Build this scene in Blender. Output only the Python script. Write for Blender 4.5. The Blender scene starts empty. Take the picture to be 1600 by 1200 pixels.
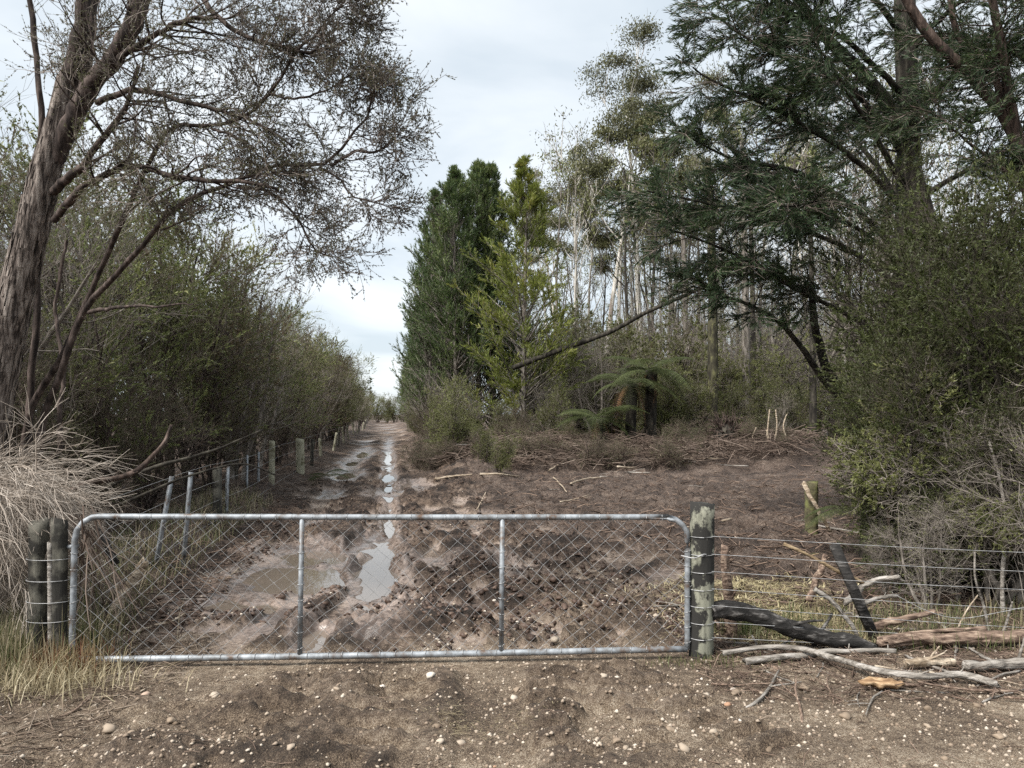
import bpy, math
import numpy as np

# ------------------------------------------------------------------ camera, sky, light
scene = bpy.context.scene
C = scene.collection
EYE, F, PITCH = 1.65, 1180.0, math.atan(45 / 1180.0)
cam_data = bpy.data.cameras.new('camera')
cam_data.sensor_width = 36.0
cam_data.lens = 36.0 * F / 1600.0
cam_data.clip_start, cam_data.clip_end = 0.05, 2000.0
cam = bpy.data.objects.new('camera', cam_data)
cam.location = (0, 0, EYE)
cam.rotation_euler = (math.pi / 2 + PITCH, 0, 0)
C.objects.link(cam)
scene.camera = cam

SUN_EL, SUN_AZ = math.radians(50), math.radians(230)      # azimuth clockwise from +Y: behind and left
world = bpy.data.worlds.new('World')
scene.world = world
world.use_nodes = True
wn, wl = world.node_tree.nodes, world.node_tree.links
wn.clear()
def wnode(t, **kw):
    n = wn.new(t)
    for k, v in kw.items(): setattr(n, k, v)
    return n
wout = wnode('ShaderNodeOutputWorld'); wbg = wnode('ShaderNodeBackground')
sky = wnode('ShaderNodeTexSky'); sky.sky_type = 'NISHITA'; sky.sun_disc = False
sky.sun_elevation = SUN_EL; sky.sun_rotation = SUN_AZ
tc = wnode('ShaderNodeTexCoord'); sep = wnode('ShaderNodeSeparateXYZ')
zadd = wnode('ShaderNodeMath', operation='ADD'); zadd.inputs[1].default_value = 0.32
zmax = wnode('ShaderNodeMath', operation='MAXIMUM'); zmax.inputs[1].default_value = 0.12
dx = wnode('ShaderNodeMath', operation='DIVIDE'); dy = wnode('ShaderNodeMath', operation='DIVIDE')
comb = wnode('ShaderNodeCombineXYZ')
cn1 = wnode('ShaderNodeTexNoise'); cn1.inputs['Scale'].default_value = 1.9; cn1.inputs['Detail'].default_value = 6
cn1.inputs['Roughness'].default_value = 0.5; cn1.inputs['Distortion'].default_value = 0.4
cramp = wnode('ShaderNodeValToRGB')
cramp.color_ramp.elements[0].position = 0.38; cramp.color_ramp.elements[0].color = (2.3, 2.58, 2.8, 1)
cramp.color_ramp.elements[1].position = 0.63; cramp.color_ramp.elements[1].color = (3.35, 3.5, 3.58, 1)
wmix = wnode('ShaderNodeMix'); wmix.data_type = 'RGBA'; wmix.inputs[0].default_value = 0.93
wl.new(tc.outputs['Generated'], sep.inputs[0])
wl.new(sep.outputs[2], zadd.inputs[0]); wl.new(zadd.outputs[0], zmax.inputs[0])
wl.new(sep.outputs[0], dx.inputs[0]); wl.new(zmax.outputs[0], dx.inputs[1])
wl.new(sep.outputs[1], dy.inputs[0]); wl.new(zmax.outputs[0], dy.inputs[1])
wl.new(dx.outputs[0], comb.inputs[0]); wl.new(dy.outputs[0], comb.inputs[1])
wl.new(comb.outputs[0], cn1.inputs['Vector']); wl.new(cn1.outputs['Fac'], cramp.inputs[0])
wl.new(sky.outputs[0], wmix.inputs[6]); wl.new(cramp.outputs[0], wmix.inputs[7])
wl.new(wmix.outputs[2], wbg.inputs['Color']); wbg.inputs['Strength'].default_value = 0.1
wl.new(wbg.outputs[0], wout.inputs[0])

sun_data = bpy.data.lights.new('sun', 'SUN')
sun_data.energy, sun_data.angle, sun_data.color = 2.3, math.radians(28), (1.0, 0.96, 0.9)
sun = bpy.data.objects.new('sun', sun_data)
sun.rotation_euler = (math.pi / 2 - SUN_EL, 0, math.pi - SUN_AZ)
sun.location = (-8, -10, 20)
C.objects.link(sun)

scene.view_settings.view_transform = 'Standard'
scene.view_settings.look = 'None'
scene.view_settings.gamma = 1.0
scene.view_settings.use_curve_mapping = False
scene.view_settings.exposure = 1.65
cy = scene.cycles
cy.max_bounces, cy.diffuse_bounces, cy.glossy_bounces, cy.transmission_bounces, cy.transparent_max_bounces = 5, 4, 2, 3, 4
cy.use_denoising = False
cy.caustics_reflective = cy.caustics_refractive = False

# ------------------------------------------------------------------ helpers
RNG = np.random.default_rng(7)
CP, SP = math.cos(PITCH), math.sin(PITCH)
def ray(px, py):
    u, v = (px - 800) / F, (600 - py) / F
    return np.array([u, CP - v * SP, SP + v * CP])
def P(px, py, D):                      # the point seen at a pixel, D metres away along +Y
    r = ray(px, py); r = r * (D / r[1])
    return r + np.array([0, 0, EYE])
def G(px, py, z=0.0):                  # the point seen at a pixel on the level z
    r = ray(px, py); r = r * ((z - EYE) / r[2])
    return r + np.array([0, 0, EYE])

def norm(v):
    return v / np.maximum(np.linalg.norm(v, axis=-1, keepdims=True), 1e-9)
def smooth(a, b, x):
    t = np.clip((x - a) / (b - a), 0, 1)
    return t * t * (3 - 2 * t)

_T = np.random.default_rng(3).random((256, 256))
def vnoise(x, y):
    xi, yi = np.floor(x).astype(int), np.floor(y).astype(int)
    fx, fy = x - xi, y - yi
    fx, fy = fx * fx * (3 - 2 * fx), fy * fy * (3 - 2 * fy)
    a, b = _T[xi % 256, yi % 256], _T[(xi + 1) % 256, yi % 256]
    c, d = _T[xi % 256, (yi + 1) % 256], _T[(xi + 1) % 256, (yi + 1) % 256]
    return (a * (1 - fx) + b * fx) * (1 - fy) + (c * (1 - fx) + d * fx) * fy
def fbm(x, y, scale, octv=4, gain=0.5, off=0.0):
    r, a, tot = 0, 1.0, 0
    for o in range(octv):
        r = r + a * vnoise(x / scale + 17.3 * o + off, y / scale + 9.1 * o - off)
        tot += a; a *= gain; scale *= 0.5
    return r / tot

def mesh(name, V, faces, var=None, zone=None, smooth_shade=False, mats=()):
    """V (n,3); faces: list of (m,k) index arrays."""
    V = np.asarray(V, np.float32)
    faces = [np.asarray(f, np.int32) for f in faces if len(f)]
    me = bpy.data.meshes.new(name)
    me.vertices.add(len(V)); me.vertices.foreach_set('co', V.ravel())
    loops = np.concatenate([f.ravel() for f in faces])
    sizes = np.concatenate([np.full(len(f), f.shape[1], np.int32) for f in faces])
    starts = np.concatenate([[0], np.cumsum(sizes)[:-1]]).astype(np.int32)
    me.loops.add(len(loops)); me.loops.foreach_set('vertex_index', loops)
    me.polygons.add(len(sizes)); me.polygons.foreach_set('loop_start', starts)
    if smooth_shade: me.polygons.foreach_set('use_smooth', np.ones(len(sizes), bool))
    if var is not None:
        at = me.attributes.new('var', 'FLOAT', 'POINT'); at.data.foreach_set('value', np.asarray(var, np.float32))
    if zone is not None:
        at = me.attributes.new('zone', 'FLOAT_COLOR', 'POINT')
        at.data.foreach_set('color', np.asarray(zone, np.float32).ravel())
    for m in mats: me.materials.append(m)
    me.update(calc_edges=True)
    return me

class Geo:
    def __init__(s): s.v, s.f, s.var, s.n = [], [], [], 0
    def add(s, V, faces, var=0.5):
        V = np.asarray(V, np.float32).reshape(-1, 3)
        for f in (faces if isinstance(faces, list) else [faces]): s.f.append(np.asarray(f, np.int64) + s.n)
        s.v.append(V); s.var.append(np.broadcast_to(np.asarray(var, np.float32), (len(V),)))
        s.n += len(V)
        return s
    def mesh(s, name, mat, smooth_shade=True):
        fs = {}
        for f in s.f: fs.setdefault(f.shape[1], []).append(f)
        return mesh(name, np.concatenate(s.v), [np.concatenate(v) for v in fs.values()], np.concatenate(s.var), None, smooth_shade, [mat])

def tubes(Pt, R, sides=5, var=None, cap=False):
    """Pt (N,K,3), R (N,K) -> verts, [quads(, end caps)], var"""
    Pt = np.asarray(Pt, float); R = np.asarray(R, float)
    N, K, _ = Pt.shape
    T = norm(np.gradient(Pt, axis=1))
    mean = norm(Pt[:, -1] - Pt[:, 0] + 1e-6)
    ref = np.where((np.abs(mean[:, 2]) < 0.8)[:, None], np.array([0, 0, 1.0]), np.array([1.0, 0.1, 0]))
    n1 = norm(np.cross(T, ref[:, None, :])); n2 = np.cross(T, n1)
    a = np.arange(sides) * 2 * math.pi / sides
    ring = Pt[:, :, None, :] + R[:, :, None, None] * (np.cos(a)[:, None] * n1[:, :, None, :] + np.sin(a)[:, None] * n2[:, :, None, :])
    V = ring.reshape(-1, 3)
    base = (np.arange(N)[:, None, None] * K + np.arange(K - 1)[None, :, None]) * sides
    j = np.arange(sides)[None, None, :]; j2 = (j + 1) % sides
    q = np.stack([base + j, base + j2, base + sides + j2, base + sides + j], -1).reshape(-1, 4)
    fs = [q]
    if cap:
        e = np.arange(N)[:, None] * K * sides
        fs += [(e + np.arange(sides)[::-1][None]), e + (K - 1) * sides + np.arange(sides)[None]]
    vv = np.repeat(np.full(N, 0.5) if var is None else np.asarray(var, float), K * sides)
    return V, fs, vv

def grow(start, d, length, K, wander, trop, rng, trop_vec=(0, 0, 1)):
    start = np.asarray(start, float); d = norm(np.asarray(d, float))
    N = len(start); out = np.empty((N, K, 3)); out[:, 0] = start
    tv = np.asarray(trop_vec, float)
    for k in range(1, K):
        d = norm(d + rng.normal(0, wander, (N, 3)) + trop * tv)
        out[:, k] = out[:, k - 1] + d * (np.asarray(length)[:, None] / (K - 1))
    return out

def spawn(Pt, R, n, t0, t1, ang, angsd, rng, even=False):
    """children origins along the parents: pos, dir, parent radius, t, parent index"""
    N, K, _ = Pt.shape
    idx = np.repeat(np.arange(N), n)
    t = rng.uniform(t0, t1, N * n)
    if even: t = np.tile(np.linspace(t0, t1, n), N) + rng.normal(0, 0.3 / max(n, 1), N * n) * (t1 - t0)
    t = np.clip(t, 0, 0.999)
    k = np.minimum((t * (K - 1)).astype(int), K - 2); fr = t * (K - 1) - k
    a, b = Pt[idx, k], Pt[idx, k + 1]
    pos = a + (b - a) * fr[:, None]; tan = norm(b - a)
    r = R[idx, k] * (1 - fr) + R[idx, k + 1] * fr
    rv = rng.normal(0, 1, (len(idx), 3))
    side = norm(np.cross(tan, rv))
    an = np.radians(rng.normal(ang, angsd, len(idx)))[:, None]
    return pos, tan * np.cos(an) + side * np.sin(an), r, t, idx

def leaf_quads(pos, d, length, width, rng, side=None):
    d = norm(d)
    if side is None: side = norm(np.cross(d, rng.normal(0, 1, d.shape)))
    L, W = np.asarray(length)[:, None], np.asarray(width)[:, None]
    mid = pos + d * L * 0.45
    V = np.stack([pos, mid + side * W, pos + d * L, mid - side * W], 1).reshape(-1, 3)
    Fq = np.arange(len(pos) * 4).reshape(-1, 4)
    return V, Fq

def leaf_tris(pos, d, length, width, rng):
    d = norm(d); side = norm(np.cross(d, rng.normal(0, 1, d.shape)))
    L, W = np.asarray(length)[:, None], np.asarray(width)[:, None]
    return np.stack([pos - side * W, pos + side * W, pos + d * L], 1).reshape(-1, 3), np.arange(len(pos) * 3).reshape(-1, 3)

def catmull(pts, K):
    pts = np.asarray(pts, float); n = len(pts)
    if n == 2: return pts[0] + (pts[1] - pts[0]) * np.linspace(0, 1, K)[:, None]
    ext = np.vstack([2 * pts[0] - pts[1], pts, 2 * pts[-1] - pts[-2]])
    seg = np.linalg.norm(np.diff(pts, axis=0), axis=1); cum = np.concatenate([[0], np.cumsum(seg)]) / seg.sum()
    out = []
    for t in np.linspace(0, 1, K):
        i = min(np.searchsorted(cum, t, side='right') - 1, n - 2)
        u = (t - cum[i]) / max(cum[i + 1] - cum[i], 1e-9)
        p0, p1, p2, p3 = ext[i], ext[i + 1], ext[i + 2], ext[i + 3]
        out.append(0.5 * (2 * p1 + (p2 - p0) * u + (2 * p0 - 5 * p1 + 4 * p2 - p3) * u * u + (3 * p1 - p0 - 3 * p2 + p3) * u ** 3))
    return np.array(out)

# --- objects
def obj(name, me, parent=None, loc=None, rot=None, scale=None):
    o = bpy.data.objects.new(name, me); C.objects.link(o)
    if parent is not None:
        o.parent = parent
        if name in ('twigs', 'crown'): o['kind'] = 'stuff'
    if loc is not None: o.location = [float(q) for q in loc]
    if rot is not None: o.rotation_euler = [float(q) for q in rot]
    if scale is not None: o.scale = (scale,) * 3 if np.isscalar(scale) else scale
    return o
def tag(o, label, cat, group=None, kind=None):
    o['label'] = label
    if cat: o['category'] = cat
    if group: o['group'] = group
    if kind: o['kind'] = kind
    return o
def thing(name, label, cat, loc=(0, 0, 0), rotz=0, group=None, scale=1):
    return tag(obj(name, None, None, loc, (0, 0, rotz), scale), label, cat, group)

ORD = ['', 'second ', 'third ', 'fourth ', 'fifth ', 'sixth ', 'seventh ', 'eighth ', 'ninth ', 'tenth ', 'eleventh ', 'twelfth ', 'thirteenth ', 'fourteenth ', 'fifteenth ', 'sixteenth ', 'seventeenth ', 'eighteenth ', 'nineteenth ']
def relabel(group, key, fmt):
    """labels of one group's members told apart by their order"""
    m = sorted((o for o in C.objects if o.get('group') == group and o.parent is None), key=key)
    for i, o in enumerate(m): o['label'] = fmt % ORD[i]

# ------------------------------------------------------------------ materials
def new_mat(name):
    m = bpy.data.materials.new(name); m.use_nodes = True
    nt = m.node_tree; b = nt.nodes['Principled BSDF']
    return m, nt.nodes, nt.links, b
def ramp(nodes, stops):
    r = nodes.new('ShaderNodeValToRGB'); e = r.color_ramp.elements
    while len(e) < len(stops): e.new(0.5)
    for i, (p, c) in enumerate(stops): e[i].position = p; e[i].color = (*c, 1)
    return r
def sq(stops, k=0.5): return [(0.5 + (p - 0.5) * k, c) for p, c in stops]
def noise(nodes, links, scale, detail=4, vec=None, rough=0.55):
    n = nodes.new('ShaderNodeTexNoise'); n.inputs['Scale'].default_value = scale
    n.inputs['Detail'].default_value = detail; n.inputs['Roughness'].default_value = rough
    if vec is not None: links.new(vec, n.inputs['Vector'])
    return n
def objcoord(nodes, links, scale=(1, 1, 1)):
    t = nodes.new('ShaderNodeTexCoord'); m = nodes.new('ShaderNodeMapping')
    m.inputs['Scale'].default_value = scale; links.new(t.outputs['Object'], m.inputs['Vector'])
    return m.outputs['Vector']
def bump(nodes, links, h, b, strength, dist):
    k = nodes.new('ShaderNodeBump'); k.inputs['Strength'].default_value = strength; k.inputs['Distance'].default_value = dist
    links.new(h, k.inputs['Height']); links.new(k.outputs[0], b.inputs['Normal'])
def bark_mat(name, stops, scale=(14, 14, 2.2), rough=0.9, bstr=0.8, bdist=0.02, nscale=1.0):
    m, N, L, b = new_mat(name)
    n = noise(N, L, nscale, 7, objcoord(N, L, scale), 0.65)
    r = ramp(N, sq(stops)); L.new(n.outputs['Fac'], r.inputs[0]); L.new(r.outputs[0], b.inputs['Base Color'])
    b.inputs['Roughness'].default_value = rough; b.inputs['Specular IOR Level'].default_value = 0.25
    bump(N, L, n.outputs['Fac'], b, bstr, bdist)
    return m
def leaf_mat(name, stops, trans=0.3, hue=0.5, rough=0.5, gain=None):
    """colour from the per-leaf value plus a per-plant shift"""
    gain = gain or (1.25 if trans > 0 else 1.0)
    stops = [(p, tuple(min(c * gain, 0.8) for c in col)) for p, col in stops]
    m, N, L, b = new_mat(name)
    a = N.new('ShaderNodeAttribute'); a.attribute_name = 'var'
    oi = N.new('ShaderNodeObjectInfo')
    ma = N.new('ShaderNodeMath'); ma.operation = 'MULTIPLY_ADD'; ma.inputs[1].default_value = hue; ma.inputs[2].default_value = -hue / 2
    L.new(oi.outputs['Random'], ma.inputs[0])
    ad = N.new('ShaderNodeMath'); ad.operation = 'ADD'; L.new(a.outputs['Fac'], ad.inputs[0]); L.new(ma.outputs[0], ad.inputs[1])
    r = ramp(N, stops); L.new(ad.outputs[0], r.inputs[0]); L.new(r.outputs[0], b.inputs['Base Color'])
    b.inputs['Roughness'].default_value = rough; b.inputs['Specular IOR Level'].default_value = 0.3
    if trans > 0:
        t = N.new('ShaderNodeBsdfTranslucent'); L.new(r.outputs[0], t.inputs['Color'])
        mx = N.new('ShaderNodeMixShader'); mx.inputs[0].default_value = trans
        L.new(b.outputs[0], mx.inputs[1]); L.new(t.outputs[0], mx.inputs[2]); L.new(mx.outputs[0], N['Material Output'].inputs['Surface'])
    return m
def plain_mat(name, stops, scale=8, rough=0.8, metal=0.0, bstr=0.3, bdist=0.01, vec=(1, 1, 1)):
    m, N, L, b = new_mat(name)
    n = noise(N, L, scale, 6, objcoord(N, L, vec), 0.6)
    r = ramp(N, sq(stops, 0.6)); L.new(n.outputs['Fac'], r.inputs[0]); L.new(r.outputs[0], b.inputs['Base Color'])
    b.inputs['Roughness'].default_value = rough; b.inputs['Metallic'].default_value = metal
    b.inputs['Specular IOR Level'].default_value = 0.3
    bump(N, L, n.outputs['Fac'], b, bstr, bdist)
    return m

M = {}
M['kanuka_bark'] = bark_mat('kanuka_bark', [(0.3, (0.035, 0.027, 0.023)), (0.5, (0.16, 0.13, 0.112)), (0.72, (0.33, 0.285, 0.25))], (30, 30, 3.2), bstr=1.0, bdist=0.035)
M['limb_bark'] = bark_mat('limb_bark', [(0.3, (0.022, 0.016, 0.014)), (0.55, (0.062, 0.046, 0.039)), (0.75, (0.13, 0.1, 0.088))], (18, 18, 4))
M['red_bark'] = bark_mat('red_bark', [(0.3, (0.025, 0.018, 0.015)), (0.55, (0.075, 0.052, 0.042)), (0.75, (0.14, 0.105, 0.088))], (16, 16, 2))
M['dark_bark'] = bark_mat('dark_bark', [(0.3, (0.014, 0.012, 0.01)), (0.55, (0.038, 0.033, 0.026)), (0.75, (0.08, 0.072, 0.056))], (10, 10, 2))
M['grey_bark'] = bark_mat('grey_bark', [(0.3, (0.07, 0.06, 0.05)), (0.55, (0.17, 0.15, 0.13)), (0.75, (0.28, 0.25, 0.22))], (10, 10, 2))
M['mossy_bark'] = bark_mat('mossy_bark', [(0.3, (0.025, 0.022, 0.016)), (0.55, (0.06, 0.055, 0.035)), (0.75, (0.13, 0.125, 0.06))], (9, 9, 2.5))
M['gum_bark'] = bark_mat('gum_bark', [(0.28, (0.2, 0.165, 0.14)), (0.45, (0.46, 0.43, 0.38)), (0.7, (0.68, 0.65, 0.6))], (2.5, 2.5, 0.5), bstr=0.3)
M['twig'] = leaf_mat('twig', [(0.1, (0.07, 0.054, 0.046)), (0.5, (0.16, 0.13, 0.11)), (0.9, (0.28, 0.24, 0.21))], 0.0, 0.3, 0.8)
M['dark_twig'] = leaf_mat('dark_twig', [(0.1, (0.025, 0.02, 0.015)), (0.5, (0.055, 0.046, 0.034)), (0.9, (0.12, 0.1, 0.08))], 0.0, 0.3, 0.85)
M['grey_twig'] = leaf_mat('grey_twig', [(0.1, (0.10, 0.085, 0.075)), (0.5, (0.22, 0.19, 0.165)), (0.9, (0.36, 0.32, 0.28))], 0.0, 0.2, 0.8)
M['dead_twig'] = leaf_mat('dead_twig', [(0.1, (0.14, 0.115, 0.09)), (0.5, (0.32, 0.27, 0.225)), (0.9, (0.5, 0.44, 0.38))], 0.0, 0.2, 0.8)
M['brown_twig'] = leaf_mat('brown_twig', [(0.1, (0.05, 0.034, 0.026)), (0.5, (0.13, 0.095, 0.075)), (0.9, (0.24, 0.19, 0.155))], 0.0, 0.3, 0.85)
M['kanuka_leaf'] = leaf_mat('kanuka_leaf', [(0.0, (0.05, 0.042, 0.038)), (0.4, (0.068, 0.062, 0.044)), (0.7, (0.095, 0.1, 0.045)), (1.0, (0.14, 0.13, 0.08))], 0.3, 0.3)
M['scrub_leaf'] = leaf_mat('scrub_leaf', [(0.0, (0.13, 0.095, 0.065)), (0.28, (0.12, 0.115, 0.06)), (0.5, (0.10, 0.125, 0.045)), (0.75, (0.17, 0.19, 0.07)), (1.0, (0.27, 0.27, 0.12))], 0.4, 0.7, gain=1.25)
M['olive_leaf'] = leaf_mat('olive_leaf', [(0.0, (0.095, 0.075, 0.045)), (0.4, (0.10, 0.105, 0.042)), (0.75, (0.14, 0.155, 0.055)), (1.0, (0.21, 0.21, 0.09))], 0.4, 0.4, gain=1.1)
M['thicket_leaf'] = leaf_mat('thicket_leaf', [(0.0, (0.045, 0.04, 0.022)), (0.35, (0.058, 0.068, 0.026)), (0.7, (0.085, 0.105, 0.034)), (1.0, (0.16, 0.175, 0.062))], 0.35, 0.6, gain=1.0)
M['lime_leaf'] = leaf_mat('lime_leaf', [(0.0, (0.12, 0.125, 0.045)), (0.5, (0.18, 0.195, 0.07)), (1.0, (0.28, 0.29, 0.12))], 0.35, 0.2, gain=1.0)
M['cypress_leaf'] = leaf_mat('cypress_leaf', [(0.0, (0.042, 0.065, 0.026)), (0.5, (0.072, 0.105, 0.038)), (1.0, (0.145, 0.17, 0.055))], 0.25, 0.2)
M['gold_leaf'] = leaf_mat('gold_leaf', [(0.0, (0.09, 0.115, 0.028)), (0.5, (0.155, 0.18, 0.04)), (0.9, (0.2, 0.205, 0.05)), (1.0, (0.23, 0.165, 0.045))], 0.3, 0.1)
M['pine_leaf'] = leaf_mat('pine_leaf', [(0.0, (0.022, 0.036, 0.02)), (0.5, (0.038, 0.06, 0.028)), (1.0, (0.08, 0.105, 0.04))], 0.22, 0.1)
M['gum_leaf'] = leaf_mat('gum_leaf', [(0.0, (0.06, 0.058, 0.036)), (0.45, (0.105, 0.108, 0.052)), (0.8, (0.17, 0.17, 0.072)), (1.0, (0.27, 0.26, 0.12))], 0.25, 0.25, gain=1.0)
M['fern_leaf'] = leaf_mat('fern_leaf', [(0.0, (0.045, 0.055, 0.022)), (0.6, (0.085, 0.105, 0.042)), (1.0, (0.17, 0.18, 0.085))], 0.4, 0.35, gain=1.15)
M['dead_fern'] = leaf_mat('dead_fern', [(0.0, (0.06, 0.035, 0.02)), (0.6, (0.13, 0.075, 0.042)), (1.0, (0.22, 0.12, 0.055))], 0.2, 0.2)
M['grass'] = leaf_mat('grass', [(0.0, (0.07, 0.095, 0.032)), (0.35, (0.13, 0.14, 0.06)), (0.6, (0.24, 0.2, 0.12)), (1.0, (0.42, 0.36, 0.25))], 0.3, 0.0, gain=1.0)
M['red_weed'] = leaf_mat('red_weed', [(0.0, (0.13, 0.04, 0.025)), (0.35, (0.2, 0.1, 0.055)), (0.6, (0.3, 0.22, 0.12)), (1.0, (0.4, 0.33, 0.2))], 0.3, 0.0, gain=1.0)
M['straw'] = leaf_mat('straw', [(0.0, (0.17, 0.13, 0.075)), (0.6, (0.33, 0.275, 0.17)), (1.0, (0.5, 0.44, 0.3))], 0.2, 0.0, gain=1.0)
M['pale_straw'] = leaf_mat('pale_straw', [(0.0, (0.25, 0.2, 0.11)), (0.6, (0.42, 0.36, 0.21)), (1.0, (0.56, 0.5, 0.33))], 0.2, 0.0, gain=1.0)
M['litter'] = leaf_mat('litter', [(0.0, (0.045, 0.03, 0.022)), (0.5, (0.13, 0.09, 0.068)), (0.85, (0.23, 0.165, 0.125)), (1.0, (0.42, 0.34, 0.27))], 0.0, 0.0, 0.8)
M['litter2'] = leaf_mat('litter2', [(0.0, (0.06, 0.042, 0.03)), (0.5, (0.18, 0.135, 0.1)), (1.0, (0.42, 0.35, 0.28))], 0.0, 0.0, 0.8)
M['stone'] = leaf_mat('stone', [(0.0, (0.13, 0.095, 0.065)), (0.45, (0.27, 0.21, 0.155)), (0.75, (0.38, 0.32, 0.255)), (0.92, (0.56, 0.51, 0.45)), (1.0, (0.32, 0.19, 0.12))], 0.0, 0.7, 0.75)
M['gravel'] = leaf_mat('gravel', [(0.0, (0.13, 0.095, 0.065)), (0.4, (0.26, 0.2, 0.15)), (0.75, (0.42, 0.355, 0.285)), (0.95, (0.54, 0.49, 0.42)), (1.0, (0.32, 0.19, 0.12))], 0.0, 0.0, 0.75)
M['clod'] = leaf_mat('clod', [(0.0, (0.022, 0.014, 0.01)), (0.6, (0.06, 0.038, 0.028)), (1.0, (0.12, 0.08, 0.06))], 0.0, 0.0, 0.55)
M['galv'] = plain_mat('galvanised_steel', [(0.22, (0.11, 0.075, 0.055)), (0.4, (0.17, 0.175, 0.18)), (0.58, (0.26, 0.28, 0.3)), (0.78, (0.37, 0.39, 0.41))], 11, 0.55, 0.25, 0.2, 0.004)
M['wire'] = plain_mat('wire', [(0.3, (0.26, 0.26, 0.26)), (0.7, (0.48, 0.48, 0.48))], 30, 0.5, 0.2, 0.0)
M['char'] = plain_mat('charred_wood', [(0.35, (0.012, 0.011, 0.01)), (0.6, (0.035, 0.032, 0.03)), (0.8, (0.16, 0.15, 0.14))], 9, 0.8, 0, 1.0, 0.02, (1, 3, 3))
M['pale_wood'] = plain_mat('pale_wood', [(0.3, (0.2, 0.15, 0.1)), (0.55, (0.38, 0.31, 0.235)), (0.8, (0.55, 0.48, 0.38))], 12, 0.85, 0, 1.0, 0.03, (0.4, 2.2, 2.2))
M['grey_wood'] = plain_mat('grey_wood', [(0.3, (0.12, 0.105, 0.09)), (0.55, (0.27, 0.245, 0.215)), (0.8, (0.42, 0.39, 0.36))], 14, 0.85, 0, 1.0, 0.03, (0.4, 2.2, 2.2))
M['red_wood'] = plain_mat('red_wood', [(0.3, (0.07, 0.045, 0.033)), (0.55, (0.2, 0.14, 0.105)), (0.8, (0.4, 0.31, 0.235))], 22, 0.8, 0, 0.9, 0.015, (0.4, 2.2, 2.2))
M['tan_wood'] = plain_mat('tan_wood', [(0.3, (0.09, 0.062, 0.035)), (0.55, (0.2, 0.145, 0.085)), (0.8, (0.34, 0.26, 0.165))], 18, 0.85, 0, 1.0, 0.02, (0.5, 2, 2))
M['orange_wood'] = plain_mat('orange_wood', [(0.3, (0.16, 0.095, 0.05)), (0.55, (0.33, 0.215, 0.12)), (0.8, (0.5, 0.37, 0.235))], 18, 0.8, 0, 0.8, 0.008, (0.4, 2.2, 2.2))
M['moss_wood'] = plain_mat('moss_wood', [(0.3, (0.05, 0.045, 0.025)), (0.5, (0.1, 0.09, 0.05)), (0.72, (0.16, 0.17, 0.06))], 9, 0.9, 0, 0.9, 0.02)
def post_mat(name, dark, mid, pale, lo, hi, band=0.0):
    m, N, L, b = new_mat(name)
    n1 = noise(N, L, 1.0, 6, objcoord(N, L, (30, 30, 3)), 0.65)       # grain
    n2 = noise(N, L, 1.0, 5, objcoord(N, L, (7, 7, 6)), 0.65)          # lichen and stain patches
    r1 = ramp(N, [(0.3, mid), (0.7, pale)]); L.new(n1.outputs['Fac'], r1.inputs[0])
    r2 = ramp(N, [(lo, (0, 0, 0)), (hi, (1, 1, 1))]); L.new(n2.outputs['Fac'], r2.inputs[0])
    mx = N.new('ShaderNodeMix'); mx.data_type = 'RGBA'
    L.new(r2.outputs[0], mx.inputs[0]); mx.inputs[6].default_value = (*dark, 1); L.new(r1.outputs[0], mx.inputs[7])
    L.new(mx.outputs[2], b.inputs['Base Color']); b.inputs['Roughness'].default_value = 0.9
    bump(N, L, n1.outputs['Fac'], b, 0.7, 0.012)
    return m
M['post'] = post_mat('weathered_post', (0.018, 0.017, 0.015), (0.10, 0.10, 0.075), (0.3, 0.3, 0.235), 0.49, 0.55)
M['old_post'] = post_mat('old_post', (0.022, 0.02, 0.016), (0.075, 0.07, 0.055), (0.17, 0.16, 0.13), 0.45, 0.6)
M['pale_post'] = post_mat('pale_post', (0.13, 0.12, 0.07), (0.25, 0.24, 0.17), (0.42, 0.4, 0.3), 0.35, 0.5)

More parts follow.
